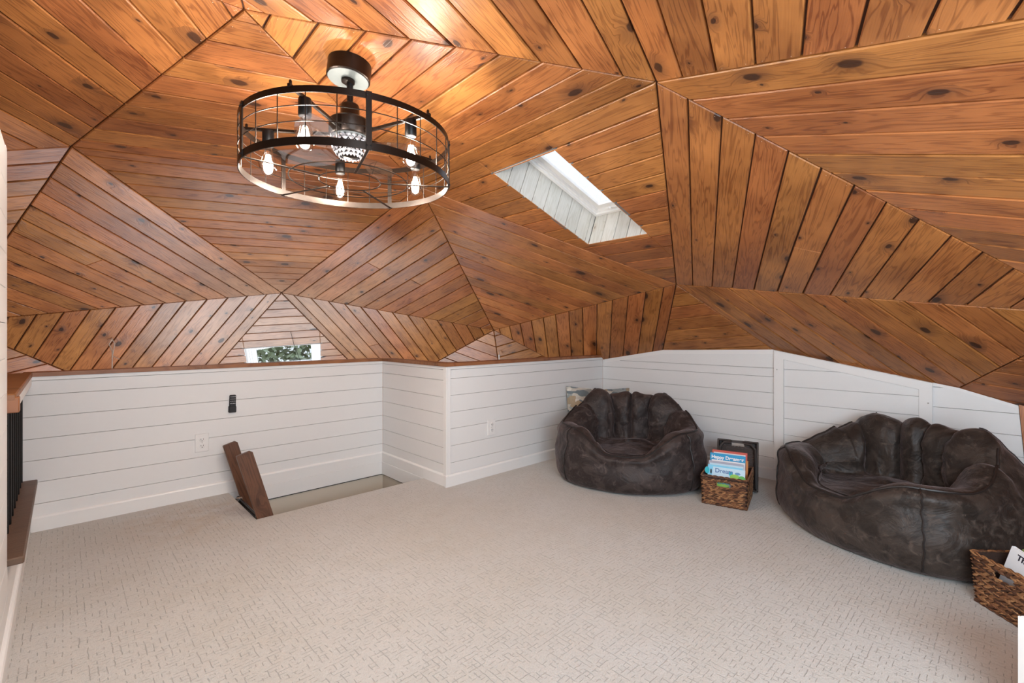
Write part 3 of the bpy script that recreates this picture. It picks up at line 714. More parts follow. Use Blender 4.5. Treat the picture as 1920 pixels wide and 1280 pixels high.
baseb('baseboard_left', Vector((XN, -1.4, 0)), UY, -NX, 5.1, lab='white baseboard along the left edge of the carpet')
HX0, HY0 = .825, 3.062
strip('fascia_board', wl_, Vector((HX0, YL, 0)), UX, NY, 0, XR1 - HX0, -.105, -.0005, .017)
strip('fascia_board', wr_, Vector((XR1, YL, 0)), -UY, NX, 0, YL - HY0, -.105, -.0005, .017)
strip('shadow_gap', wl_, Vector((HX0, YL, 0)), UX, NY, 0, XR1 - HX0, -.113, -.105, .006, M['dark'], 0)
strip('shadow_gap', wr_, Vector((XR1, YL, 0)), -UY, NX, 0, YL - HY0, -.113, -.105, .006, M['dark'], 0)

# wooden cap over the half walls
def slab(name, pts, z0, z1, mat, lab, ins=.003):
    m = MB(); n = len(pts)
    m.add([(x, y, z) for z in (z0, z1) for x, y in pts], [tuple(range(n))[::-1], tuple(range(n, 2 * n))] + [(i, (i + 1) % n, n + (i + 1) % n, n + i) for i in range(n)])
    o = m.build(name, mat); tag(o, lab, 'trim', None, 'structure'); return o
zc0, zc1 = TOPW, TOPW + .023; ov = .016
slab('trim_1', [(-.16, YL - ov), (XR1 - ov, YL - ov), (XR1 - ov, YL + .09), (-.16, YL + .09)], zc0, zc1, M['cap'], 'brown wooden cap on the half wall behind the stair opening')
slab('trim_2', [(XR1 - ov, YL - ov), (XR1 - ov, YC - ov), (XR1 + .09, YC + .09), (XR1 + .09, YL - ov)], zc0, zc1, M['cap'], 'brown wooden cap on the short half wall facing left')
xe = 3.861
slab('trim_3', [(XR1 - ov, YC - ov), (xe, YC - ov), (xe, YC + .09), (XR1 + .09, YC + .09)], zc0, zc1, M['cap'], 'brown wooden cap on the half wall behind the left beanbag')

# ------------------------------------------------------------------ floor with the stair opening
xs = [-.15, HX0, XR1, XW]; ys = [-1.6, HY0 - .28, HY0, YL]
xs = [XN, HX0, XR1, XW]; ys = [-1.6, YC, HY0, YL]
m = MB()
for i in range(3):
    for j in range(3):
        if i == 2 and j > 0: continue
        if i == 1 and j == 2: continue
        x0, x1, y0, y1 = xs[i], xs[i + 1], ys[j], ys[j + 1]
        m.box(((x0 + x1) / 2, (y0 + y1) / 2, -.006), (x1 - x0, y1 - y0, .012))
fl = m.build('floor', M['carpet'], fix=False); tag(fl, 'beige patterned cut loop carpet of the loft', 'floor', None, 'structure')
m = MB()
for i in range(3):
    for j in range(3):
        if (i == 2 and j > 0) or (i == 1 and j == 2): continue
        x0, x1, y0, y1 = xs[i], xs[i + 1], ys[j], ys[j + 1]
        m.box(((x0 + x1) / 2, (y0 + y1) / 2, -.13), (x1 - x0, y1 - y0, .23))
sf = m.build('floor_slab', M['drywall'], fl, fix=False)
# rough pile edge of the carpet at the opening
# stairwell walls below the floor
m = MB(); th = .05
m.box(((HX0 + XR1) / 2, YL + th / 2, -1.3), (XR1 - HX0 + .1, th, 2.4)); m.box((XR1 + th / 2, (HY0 + YL) / 2, -1.3), (th, YL - HY0, 2.4))
m.box(((HX0 + XR1) / 2, HY0 - th / 2, -1.37), (XR1 - HX0 + .1, th, 2.26)); m.box((HX0 - th / 2, (HY0 + YL) / 2, -1.37), (th, YL - HY0, 2.26))
sw = m.build('wall_stairwell', M['drywall'], fix=False); tag(sw, 'beige plaster walls of the stair opening below the carpet', 'wall', None, 'structure')
lf = MB().box((.45, 1.9, -2.45), (9.6, 9.6, .1)).build('floor', simple('lower_oak_floor', (.35, .26, .18), .5, 0, .05, 8, .2)); tag(lf, 'floor of the storey below, out of sight', 'floor', None, 'structure')
# ------------------------------------------------------------------ caged ceiling fan
def T(x, y, z): return Matrix.Translation((x, y, z))
FX, FY = .838, 1.834
fan = empty('caged_ceiling_fan', (FX, FY, 1.70)); tag(fan, 'black drum cage ceiling fan with five glowing bulbs, hung from the pine ceiling', 'ceiling fan')
def fp(o, p=None):
    o.parent = p or fan; return o
Z0 = 1.70; ZT = .19; RR = .393
nrmF = FR['ADF'][3]; pl = FR['ADF'][0]
zc = pl.z - ((FX - pl.x) * nrmF.x + (FY - pl.y) * nrmF.y) / nrmF.z - Z0      # ceiling height over the fan, local
dq = (-nrmF).to_track_quat('Z', 'Y').to_matrix().to_4x4()
cm = T(0, 0, zc) @ dq
canopy = fp(MB().lathe([(.0, -.066), (.078, -.066), (.084, -.062), (.084, 0), (.0, 0)], 48, cm, False).build('canopy', M['bronze'], None, True))
fp(MB().lathe([(0, -.0675), (.0785, -.0675), (.0785, -.0655)], 48, cm, False).build('canopy_plate', M['silver'], None, True), canopy)
fp(MB().lathe([(.022, -.012), (.026, -.010), (.026, 0), (.016, .004)], 24, cm @ T(0, 0, -.068), True).build('canopy_collar', M['bronze'], None, True), canopy)
fp(MB().tube([(0, 0, zc - .03), (0, 0, .30)], .0125, 16).build('down_rod', M['black'], None, True))
mot = fp(MB().lathe([(0, .325), (.014, .325), (.020, .318), (.034, .312), (.037, .304), (.037, .262), (.040, .258), (.074, .250), (.081, .243), (.081, .188), (.076, .182), (0, .182)], 40, None, False).build('motor', M['bronze'], None, True))
fp(MB().lathe([(.0, .1815), (.072, .1815), (.072, .178), (.0, .178)], 32, None, False).build('motor_trim', M['silver'], None, True), mot)
# faceted crystal drum under the motor
m = MB()
for lv, (r, z) in enumerate([(.066, .172), (.070, .158), (.066, .144), (.060, .130), (.052, .118), (.040, .108)]):
    for k in range(18):
        a = 2 * math.pi * (k + .5 * (lv % 2)) / 18; c = Vector((r * math.cos(a), r * math.sin(a), z)); s_ = .011
        d = Vector((math.cos(a), math.sin(a), 0)); e = Vector((-math.sin(a), math.cos(a), 0))
        m.add([c + d * s_ * .6, c + e * s_, c - d * s_ * .3, c - e * s_, c + UZ * s_, c - UZ * s_], [(0, 1, 4), (1, 2, 4), (2, 3, 4), (3, 0, 4), (1, 0, 5), (2, 1, 5), (3, 2, 5), (0, 3, 5)])
crm = bpy.data.materials.new('cut_crystal'); crm.use_nodes = True; B_ = crm.node_tree.nodes['Principled BSDF']; val(B_, 'Base Color', (.62, .63, .68, 1)); val(B_, 'Metallic', .75); val(B_, 'Roughness', .08)
tag(fp(m.build('crystal_drum', crm, None)), kind='stuff')
fp(MB().lathe([(0, .176), (.052, .176), (.050, .12), (.03, .104), (0, .1)], 24, None, False).build('light_housing', M['bronze'], None, True))
def blade(ang):
    m = MB(); n = 14; vs = []; 
    for i in range(n + 1):
        t = i / n; r = .055 + t * .255; w = .018 + .055 * math.sin(min(1, t * 1.25) * math.pi * .62) * (1 - max(0, t - .8) * 3.2); sweep = .10 * t * t
        for sgn in (-1, 1):
            for z in (0, .003):
                vs.append((r, sweep + sgn * w, .128 - .010 * t + z + sgn * .012 * (1 - t * .3)))
    fs = []
    for i in range(n):
        a = i * 4; b = a + 4
        fs += [(a, b, b + 2, a + 2), (a + 1, a + 3, b + 3, b + 1), (a, a + 1, b + 1, b), (a + 2, b + 2, b + 3, a + 3)]
    fs += [(0, 2, 3, 1), (n * 4, n * 4 + 1, n * 4 + 3, n * 4 + 2)]
    m.add(vs, fs, Matrix.Rotation(ang, 4, 'Z')); return fp(m.build('blade', M['smoke'], None, True))
for k in range(4): blade(math.radians(20 + 90 * k))
def band(z0, z1, name):
    m = MB(); n = 96; th = .0035; vs = []; fs = []
    for k in range(n):
        a = 2 * math.pi * k / n
        for r, z in ((RR, z0), (RR, z1), (RR - th, z1), (RR - th, z0)): vs.append((r * math.cos(a), r * math.sin(a), z))
    for k in range(n):
        for q in range(4): fs.append((k * 4 + q, k * 4 + (q + 1) % 4, ((k + 1) % n) * 4 + (q + 1) % 4, ((k + 1) % n) * 4 + q))
    m.add(vs, fs); return fp(m.build(name, M['bronze'], None, True))
b_low = band(0, .026, 'lower_ring'); b_up = band(ZT - .022, ZT, 'upper_ring')
for k in range(5):
    a = math.radians(38 + 72 * k); R_ = Matrix.Rotation(a, 4, 'Z')
    po = fp(MB().box((RR + .001, 0, ZT / 2), (.006, .019, ZT + .004), R_, .001).build('post', M['bronze']))
    for z in (.013, ZT - .011):
        for y in (-.006, .006): fp(MB().lathe([(.0032, 0), (.0026, .002), (0, .003)], 8, R_ @ T(RR + .004, y, z) @ Matrix.Rotation(math.pi / 2, 4, 'Y'), False).build('rivet', M['black'], None, True), po)
    fp(MB().box((.255, 0, .004), (.27, .010, .004), R_, .001).build('bottom_spoke', M['bronze']))
    for q in range(1, 5):
        b = a + math.radians(72 * q / 5); c, s_ = math.cos(b) * (RR - .002), math.sin(b) * (RR - .002)
        fp(MB().tube([(c, s_, .010), (c, s_, ZT - .010)], .0017, 6).build('cage_wire', M['bronze'], None, True))
def circle(r, z, rad, name, n=96, m_=None): return fp(MB().tube([(r * math.cos(2 * math.pi * k / n), r * math.sin(2 * math.pi * k / n), z) for k in range(n)], rad, 6, True).build(name, m_ or M['bronze'], None, True))
circle(RR - .001, ZT * .40, .0017, 'cage_hoop'); circle(RR - .001, ZT * .67, .0017, 'cage_hoop')
circle(.225, .006, .0022, 'bottom_hoop'); circle(.118, .006, .0022, 'bottom_hoop')
for k in range(5):
    a = math.radians(1.5 + 72 * k); R_ = Matrix.Rotation(a, 4, 'Z')
    arm = fp(MB().box(((.07 + RR) / 2, 0, ZT + .002), (RR - .062, .012, .012), R_, .0015).build('arm', M['bronze']))
    fp(MB().lathe([(.005, 0), (.005, .012), (.003, .016)], 10, R_ @ T(RR - .006, 0, ZT + .006)).build('thumb_screw', M['bronze'], None, True), arm)
    so = fp(MB().lathe([(.010, .192), (.020, .190), (.0215, .184), (.0215, .132), (.019, .128), (.0, .128)], 24, R_ @ T(.308, 0, 0), False).build('socket', M['black'], None, True))
    prof = [(.013, .130), (.0135, .118), (.016, .106), (.022, .088), (.0290, .068), (.0318, .052), (.0300, .036), (.022, .022), (.010, .013), (.0, .011)]
    bu = fp(MB().lathe(prof, 28, R_ @ T(.308, 0, 0), False).build('bulb', M['glass'], None, 'full'))
    m = MB()
    for q in range(6):
        b = q * math.pi / 3
        m.tube([(.007 * math.cos(b), .007 * math.sin(b), .095), (.017 * math.cos(b), .017 * math.sin(b), .045)], .0013, 5, M=R_ @ T(.308, 0, 0))
    fp(m.build('filament', M['filament'], None), bu)
    ld = bpy.data.lights.new('bulb_light', 'POINT'); ld.energy = BULB_W; ld.color = (1.0, .91, .80); ld.shadow_soft_size = .02
    lo_ = bpy.data.objects.new('bulb_light', ld); COL.objects.link(lo_); lo_.parent = fan; lo_.location = (.308 * math.cos(a), .308 * math.sin(a), .066)

# ------------------------------------------------------------------ outlets, remote control, hanging string
def on_back(px, py): return hit(px, py, (0, YL, 0), (0, 1, 0))
def on_far(px, py): return hit(px, py, (0, YC, 0), (0, 1, 0))
def outlet(p, lab):
    t = empty('wall_outlet', p); tag(t, lab, 'outlet', 'wall outlets on the half walls')
    MB().box((0, -.003, 0), (.078, .006, .120), None, .002).build('cover_plate', M['plastic_w'], t)
    for z in (-.021, .021):
        s = MB().lathe([(.0172, 0), (.0172, .0025), (.015, .0035), (0, .0035)], 24, T(0, -.005, z) @ Matrix.Rotation(math.pi / 2, 4, 'X'), False).build('socket', M['trim'], t, True)
        MB().box((-.0065, -.0085, z + .003), (.0026, .002, .0085)).box((.0065, -.0085, z + .003), (.0026, .002, .0085)).box((0, -.0085, z - .008), (.005, .002, .005)).build('slot', M['dark'], s)
    MB().lathe([(.0035, 0), (.0025, .0015), (0, .0018)], 10, T(0, -.006, 0) @ Matrix.Rotation(math.pi / 2, 4, 'X'), False).build('screw', M['steel'], t)
    return t
outlet(on_back(378.5, 829.5), 'white double wall outlet left of the two dark ladder rails')
outlet(on_far(921, 800.5), 'white double wall outlet on the half wall left of the left beanbag')
p = on_back(435.2, 755.5)
rc = empty('remote_control', p); rc.rotation_euler = (0, math.radians(1.5), 0); tag(rc, 'slim black remote control with small pale buttons, clipped to the white half wall', 'remote control')
MB().box((0, -.012, 0), (.040, .014, .118), None, .005).build('body', M['plastic_b'], rc)
MB().box((0, -.006, -.040), (.047, .012, .046), None, .004).box((0, -.0145, -.042), (.046, .014, .042), None, .004).build('wall_holder', M['plastic_b'], rc)
for r in range(4):
    xs_ = (-.013, -.0045, .0045, .013) if r in (0, 3) else (-.012, 0, .012)
    for x in xs_: MB().box((x, -.0195, .046 - r * .0155), (.0058, .002, .0042), None, .0008).build('button', M['grey'], rc)
# string with a loop, hanging from the sloping boards over the half wall
O, U, Vv, N = FR['CKL'][:4]; tp = hit(210, 636, O + N * .01, N)
m = MB(); m.tube([tp + Vector((0, 0, .01)), tp, tp + Vector((.018, -.008, -.035)), tp + Vector((.008, -.004, -.10)), tp + Vector((.004, 0, -.14))], .0035, 6)
m.tube([tp, tp + Vector((-.018, .008, -.04)), tp + Vector((.002, 0, -.10)), tp + Vector((0, 0, -.30)), tp + Vector((-.012, .012, -.52))], .0042, 6)
m.tube([tp + Vector((.004, 0, -.14)), tp + Vector((.045, -.035, -.165))], .0028, 6)
hs_ = m.build('hanging_string', M['string'], None, True); tag(hs_, 'pale string with a loop hanging from the boards above the half wall', 'string')
O, U, Vv, N = FR['GQW'][:4]; tp = hit(937, 664, O + N * .03, N)
m = MB().tube([tp + Vector((0, 0, .03)), tp], .003, 6); pt = m.build('pull_tag', M['string'], None)
tag(pt, 'tiny white pull tag hanging in the far corner over the half wall', 'pull tag')
MB().box(tuple(tp - Vector((.008, 0, .03))), (.018, .012, .06), None, .004).build('toggle', M['plastic_w'], pt)

# ------------------------------------------------------------------ folding ladder rails in the stair opening
lad = empty('folding_ladder', (.83, 3.3, -.05)); tag(lad, 'folding attic ladder whose two dark wooden rails rise from the stair opening', 'ladder')
def rail(y, xb, xt, zt, w=.086, th=.021):
    d = Vector((xt - xb, 0, zt)); L = d.length; d.normalize(); n = Vector((d.z, 0, -d.x))
    O_ = Vector((xb, y, 0)) - d * .16
    poly = [(0, 0), (w, 0), (w, L + .16 - .012), (w - .012, L + .16), (.004, L + .16), (0, L + .156)]
    O2 = Vector((0, 0, 0)); Y_ = Vector((0, 1, 0))
    m = MB().prism(poly, O2, Vector((1, 0, 0)), Vector((0, 0, 1)), Y_, 0, th)
    o = m.build('rail', M['walnut'], None)
    # local z runs up the rail; turn the mesh so that the grain (local x) follows it
    R1 = Matrix((Vector((0, 0, 1)), Vector((1, 0, 0)), Vector((0, 1, 0)))).to_4x4()
    o.data.transform(R1)
    o.matrix_world = Matrix.Translation(O_) @ Matrix((d, n, Vector((0, 1, 0)) if d.cross(n).y > 0 else Vector((0, -1, 0)))).transposed().to_4x4()
    return parent_keep(o, lad)
rail(3.066, .832, .722, .386); rail(3.60, .868, .77, .347)
m = MB(); m.box((.846, 3.355, -.055), (.036, .57, .05), None, .003); parent_keep(m.build('hinge_channel', M['black']), lad)
m = MB().box((.875, 3.36, -.12), (.10, .50, .02), None, .003); parent_keep(m.build('step', M['walnut']), lad)
parent_keep(MB().tube([(.853, 3.075, -.012), (.858, 3.60, -.012)], .0085, 12).build('hinge_rod', M['bronze'], None, True), lad)
for y in (3.12, 3.545): parent_keep(MB().box((.853, y, -.010), (.034, .016, .026), None, .003).build('bracket', M['steel']), lad)

# ------------------------------------------------------------------ beanbag chairs
def catmull(P, t):
    n = len(P) - 1; x = t * n; i = min(int(x), n - 1); f = x - i
    p0, p1, p2, p3 = P[max(i - 1, 0)], P[i], P[i + 1], P[min(i + 2, n)]
    return [0.5 * (2 * b + (c - a) * f + (2 * a - 5 * b + 4 * c - d) * f * f + (3 * b - a - 3 * c + d) * f ** 3) for a, b, c, d in zip(p0, p1, p2, p3)]
def sst(a, b, x):
    t = min(1, max(0, (x - a) / (b - a))); return t * t * (3 - 2 * t)
def beanbag(loc, face, lab, seed, A=.54, B_=.46, matn='suede', hb=.61, hf=.265, ha=.42, ngroove=6, sag=0.0):
    """face: direction (degrees) the open front looks at"""
    root = empty('beanbag_chair', loc, math.radians(face + 90)); tag(root, lab, 'beanbag chair')
    NA, NP = 240, 66
    def rimh(ph):
        a = abs(math.degrees(ph)); h = hf + (ha - hf) * sst(14, 50, a); h += (hb - ha) * sst(72, 128, a)
        if a > 100: h += .018 * math.cos(math.radians((a - 180) * 360 / 46 + seed * 40)) + .010 * math.sin(ph * 5 + seed)
        return h
    def pt(ph, s, disp=True):
        a = abs(math.degrees(ph)); sn, cs = math.sin(ph), -math.cos(ph)
        nexp = 3.1; rho = 1 / ((abs(sn) / A) ** nexp + (abs(cs) / B_) ** nexp) ** (1 / nexp)
        h = rimh(ph); back = sst(70, 125, a)
        top = 1 - .27 * back - .03 * (1 - back); seat = .255 + .02 * back
        th = .34 - .06 * back - .13 * (1 - sst(18, 50, a))      # rim thickness as a fraction
        P = [(0, 0.012), (.55, .008), (.86, .006), (.965, .05), (1.0, min(.15, h * .36)), (1.0 - .02 * back, h * .56), (.965 - .12 * back, h * .76), (top - .01 * back, h * .90), (top - .07, h * .985),
             (top - th * .55, h), (top - th * .85, h - .035 * (1 if a > 30 else .4)), (top - th - .02, max(seat, h - .12)), (top - th - .03, max(seat, seat + (h - seat) * .35)), (top - th - .02, seat + .004), (top - th - .14, seat - .012), (.26, seat + .004), (0, seat + .01)]
        r, z = catmull(P, s)
        wf = sst(.52, .66, s) * (1 - sst(.80, .875, s))          # the inner wall
        gw = 36.0; gph = ((math.degrees(ph) - 180 + seed * 3 + 360) % gw) / gw; gs = abs(gph - .5) * 2   # 1 at a groove
        if a > 66:
            k = sst(64, 84, a)
            r += wf * k * (.060 * gs ** 5 - .045 * (1 - gs * gs)) * .9
            z -= sst(.44, .54, s) * (1 - sst(.60, .70, s)) * k * .026 * gs ** 6
        x, y = sn * rho * r, cs * rho * r
        if a < 60: y -= (1 - sst(0, 65, a)) * .085 * r         # bowed front
        z = max(z, 0.004)
        v = Vector((x, y, z))
        if disp:
            am = min(1, s * 9) * sst(0, .20, z)
            q = Vector((x * 3.0 + seed * 7, y * 3.0, z * 3.0)); nz = noise.noise(q)
            fold = abs(noise.noise(Vector((x * 6 + seed, y * 6, z * 9)) )) ; f2 = 1 - abs(noise.noise(Vector((x * 11 + seed * 2, y * 11 + z * 6, z * 15)))) * 2
            rad = Vector((sn, cs, .35)).normalized()
            v += rad * (nz * .024 - fold * .012) * am
            crease = wf * (1 if a > 60 else .3)
            f3 = 1 - abs(noise.noise(Vector((x * 7 + seed * 5, y * 7, z * 34 + 3 * noise.noise(Vector((x * 9, y * 9, z * 4))))))) * 2
            v += rad * (f2 * -.008) * am * (.45 + crease * .6) - rad * f3 * .007 * crease * am
            if s > .84: v.z += (nz * .022 + f2 * .006) * sst(.84, .92, s)
        return v
    grid = [[pt(-math.pi + 2 * math.pi * i / NA, j / NP) for j in range(NP + 1)] for i in range(NA)]
    if sag: 
        for row in grid:
            for v in row: v.z *= 1
    JR = int(NP * .555); JS = int(NP * .835)
    def patch(name, i0, i1, j0, j1, m_, wrap=False):
        m = MB(); ni = i1 - i0 + (0 if wrap else 1)
        for i in range(ni):
            for j in range(j0, j1 + 1): m.v.append(tuple(grid[(i0 + i) % NA][j]))
        w = j1 - j0 + 1
        for i in range(ni if wrap else ni - 1):
            for j in range(w - 1):
                a = i * w + j; b = ((i + 1) % ni) * w + j; m.f.append((a, b, b + 1, a + 1))
        o = m.build(name, m_, root, False, None, False)
        me = o.data; me.polygons.foreach_set('use_smooth', [True] * len(me.polygons)); me.update(); return o
    ai = lambda deg: int(round((deg + 180) / 360 * NA))
    patch('outer_shell', 0, NA, 0, JR, M[matn], True)
    patch('seat', 0, NA, JS, NP, M[matn], True)
    # inner wall, one pillow between each pair of grooves, arms in front of them
    bounds = [180 - seed * 3 + 36.0 * k for k in range(-12, 12)]
    cuts = sorted({(b + 180) % 360 - 180 for b in bounds if abs((b + 180) % 360 - 180) > 70 and -180 <= (b + 180) % 360 - 180 <= 180})
    idx = sorted({ai(c) for c in cuts})
    front = [i for i in idx if i > NA // 2][:1] + [i for i in idx if i < NA // 2][-1:]
    patch('front_lip', front[1], front[0], JR, JS, M[matn])
    seq = [i for i in idx if i >= front[0]] + [i + NA for i in idx if i <= front[1]]
    for a, b in zip(seq, seq[1:]): patch('back_cushion', a, b, JR, JS, M[matn])
    # piping along the rim and down the two front corners
    sp = lambda ph, s: pt(math.radians(ph), s) 
    def outn(ph, d=.004): return Vector((math.sin(math.radians(ph)), -math.cos(math.radians(ph)), .3)) * d
    MB().tube([sp(a, .505 - .0 * a) + outn(a) for a in range(-112, 113, 2)], .006, 6).build('piping', M['suede_seam'], root, True)
    for sg in (-1, 1):
        MB().tube([sp(sg * (52 + .3 * math.sin(q * 1.7)), .17 + q * .0145) + outn(sg * 52) for q in range(0, 24)], .004, 6).build('seam', M['suede_seam'], root, True)
        MB().tube([sp(sg * (128 + .5 * math.sin(q)), .17 + q * .016) + outn(sg * 128) for q in range(0, 24)], .004, 6).build('seam', M['suede_seam'], root, True)
    return root
beanbag((3.15, 2.03, 0), 210, 'dark brown beanbag chair near the room corner, facing the camera', 1, .545, .43, 'suede')
beanbag((3.29, .46, 0), 148, 'large dark brown beanbag chair at the right edge, turned sideways to the camera', 2, .57, .42, 'leather', .60, .27, .40)

# ------------------------------------------------------------------ cushion behind the left beanbag
def pillow(loc, rot, w, h, t, lab):
    n = 34; m = MB()
    vs = {}
    for sd in (1, -1):
        for i in range(n + 1):
            for j in range(n + 1):
                u, v = i / n * 2 - 1, j / n * 2 - 1
                e = max(0, (1 - abs(u) ** 2.6)) * max(0, (1 - abs(v) ** 2.6)); pin = 1 - .07 * (1 - u * u) * abs(v) ** 6; piv = 1 - .07 * (1 - v * v) * abs(u) ** 6
                nz = noise.noise(Vector((u * 2.2, v * 2.2, sd * 3))) * .016
                vs[sd, i, j] = len(m.v); m.v.append((u * w / 2 * piv, sd * (t / 2 * e ** .45 + nz * e), v * h / 2 * pin))
        for i in range(n):
            for j in range(n): m.f.append((vs[sd, i, j], vs[sd, i + 1, j], vs[sd, i + 1, j + 1], vs[sd, i, j + 1])[::sd])
    o = m.build('cushion', M['pillow'], None, 'full'); o.location = loc; o.rotation_euler = rot
    tag(o, lab, 'cushion'); 
    e_ = []
    for k in range(160):
        a = 2 * math.pi * k / 160; u, v = math.cos(a), math.sin(a); s_ = 1 / max(abs(u), abs(v)); u *= s_; v *= s_
        pin = 1 - .07 * (1 - u * u) * abs(v) ** 6; piv = 1 - .07 * (1 - v * v) * abs(u) ** 6
        e_.append((u * w / 2 * piv, 0, v * h / 2 * pin))
    MB().tube(e_, .006, 6, True).build('edge_piping', M['pillow'], o, True)
    return o
pillow((3.455, 2.545, .310), (math.radians(-7), math.radians(2), math.radians(-42)), .56, .60, .15, 'patterned grey and cream cushion propped behind the left beanbag')

# ------------------------------------------------------------------ woven baskets and books
def basket(loc, rz, W, D, Hh, taper, lab, seed, cell=(.019, .0125), slant=.35, hole=(.085, .030, .045), inner=True):
    """local: +y = depth, front face at y=0 from x=-W/2..W/2"""
    rnd = random.Random(seed)
    t = empty('woven_basket', loc, rz); tag(t, lab, 'basket', None)
    m = MB()
    def face(O, U, Nn, L, hol):
        rows = int((Hh - .012) / cell[1]); 
        for r in range(rows):
            z = .008 + (r + .5) * cell[1]; k = 1 + taper * z / Hh; cols = int(L * k / cell[0]); cw = L * k / cols
            for c in range(-1, cols + 1):
                x = (c + .5 + .5 * (r % 2)) * cw - L * k / 2
                if abs(x) > L * k / 2 - .004: continue
                if hol and abs(x) < hol[0] / 2 and Hh - hol[2] - hol[1] / 2 < z < Hh - hol[2] + hol[1] / 2: continue
                lx, lz = cw * .66 * rnd.uniform(.85, 1.15), cell[1] * .58; sl = slant * (1 if r % 2 == 0 else -.4) * rnd.uniform(.7, 1.3)
                c0 = O + U * x + UZ * z + Nn * (rnd.uniform(0, .002) + taper * z * .5 * L / Hh * 0)
                c0 += Nn * (taper * z / Hh * .5 * (D if abs(Nn.y) > .5 else W))
                ring = []
                for q, (f, rr) in enumerate(((-1, .25), (-.5, .9), (.1, 1), (.6, .8), (1, .2))):
                    for a in range(5):
                        an = 2 * math.pi * a / 5
                        ring.append(c0 + U * (f * lx) + UZ * (f * lx * sl + math.cos(an) * lz * rr) + Nn * (math.sin(an) * .0042 * rr + .002))
                fs = [(q * 5 + a, q * 5 + (a + 1) % 5, q * 5 + 5 + (a + 1) % 5, q * 5 + 5 + a) for q in range(4) for a in range(5)]
                m.add(ring, fs)
    face(Vector((0, 0, 0)), Vector((1, 0, 0)), Vector((0, -1, 0)), W, hole)
    face(Vector((0, D, 0)), Vector((-1, 0, 0)), Vector((0, 1, 0)), W, hole)
    face(Vector((-W / 2, D / 2, 0)), Vector((0, -1, 0)), Vector((-1, 0, 0)), D, None)
    face(Vector((W / 2, D / 2, 0)), Vector((0, 1, 0)), Vector((1, 0, 0)), D, None)
    tag(m.build('weave', M['weave'], t, True, None, False), kind='stuff')
    # lining: four thin boards with the handle gap, and a bottom
    k = 1 + taper; m = MB(); hw = hole[0] / 2; z0, z1 = Hh - hole[2] - hole[1] / 2, Hh - hole[2] + hole[1] / 2
    def q3(x, y, z):
        f = 1 + taper * z / Hh; return (x * f, D / 2 + (y - D / 2) * f, z)
    def panel(a, b, za, zb):   # a,b (x,y) ends
        d = Vector((b[0] - a[0], b[1] - a[1])); n = Vector((d.y, -d.x)).normalized() * .004
        vs = [q3(a[0], a[1], za), q3(b[0], b[1], za), q3(b[0], b[1], zb), q3(a[0], a[1], zb)]; vs += [(v[0] - n.x, v[1] - n.y, v[2]) for v in vs]
        m.add(vs, [(0, 1, 2, 3), (7, 6, 5, 4), (0, 4, 5, 1), (1, 5, 6, 2), (2, 6, 7, 3), (3, 7, 4, 0)])
    for y, sg in ((0, 1), (D, -1)):
        e = [(-W / 2 * sg, y), (-hw * sg, y), (hw * sg, y), (W / 2 * sg, y)]
        panel(e[0], e[1], .004, Hh); panel(e[2], e[3], .004, Hh); panel(e[1], e[2], .004, z0); panel(e[1], e[2], z1, Hh)
    panel((W / 2, 0), (W / 2, D), .004, Hh); panel((-W / 2, D), (-W / 2, 0), .004, Hh)
    m.box((0, D / 2, .005), (W - .01, D - .01, .006))
    m.build('lining', M['weave_in'], t)
    def rope(z, off, r, name):
        f = 1 + taper * z / Hh; a, b = W / 2 * f + off, D / 2 * f + off; c = .012
        pth = []
        cs = [(a, -b), (a, b), (-a, b), (-a, -b)]
        for i in range(4):
            p, q = Vector(cs[i]), Vector(cs[(i + 1) % 4]); L = (q - p).length; nst = int(L / .006)
            for s_ in range(nst): pth.append(p + (q - p) * (s_ / nst))
        mm = MB()
        for ph in (0, math.pi):
            mm.tube([(v.x + 0, D / 2 + v.y + .0 + r * .55 * math.cos(i * .55 + ph) * .6, z + r * .55 * math.sin(i * .55 + ph)) for i, v in enumerate(pth)], r * .62, 6, True)
        return tag(mm.build(name, M['weave'], t, True, None, False), kind='stuff')
    rope(Hh, .001, .0075, 'rim'); rope(.006, .002, .006, 'base_border')
    # bound edge of the handle gap
    mm = MB(); n = 40; f = taper * z0 / Hh * .5 * D
    for ph in (0, math.pi):
        mm.tube([(hw * 1.02 * max(-1, min(1, 1.25 * math.cos(2 * math.pi * i / n))) + .0, -f - .002 + .003 * math.cos(i * .9 + ph), (z0 + z1) / 2 + (z1 - z0) * .56 * max(-1, min(1, 1.25 * math.sin(2 * math.pi * i / n))) + .002 * math.sin(i * .9 + ph)) for i in range(n)], .0028, 5, True)
    tag(mm.build('handle_binding', M['weave'], t, True, None, False), kind='stuff')
    return t
A1 = math.atan2(1.129 - 1.383, 3.052 - 2.985)          # direction of the front edge, left to right
b1 = basket((3.0185 + .01, 1.256, .0), A1, .255, .33, .185, .05, 'woven basket full of picture books between the two beanbags', 3)
A2 = math.radians(-137)
W2 = .26
b2c = Vector((2.716, .106, 0)) + Vector((math.cos(A2), math.sin(A2), 0)) * (W2 / 2)
b2 = basket(tuple(b2c), A2, W2, .35, .20, .06, 'woven basket of books cut off by the right edge of the picture', 5, (.024, .0125), .40)

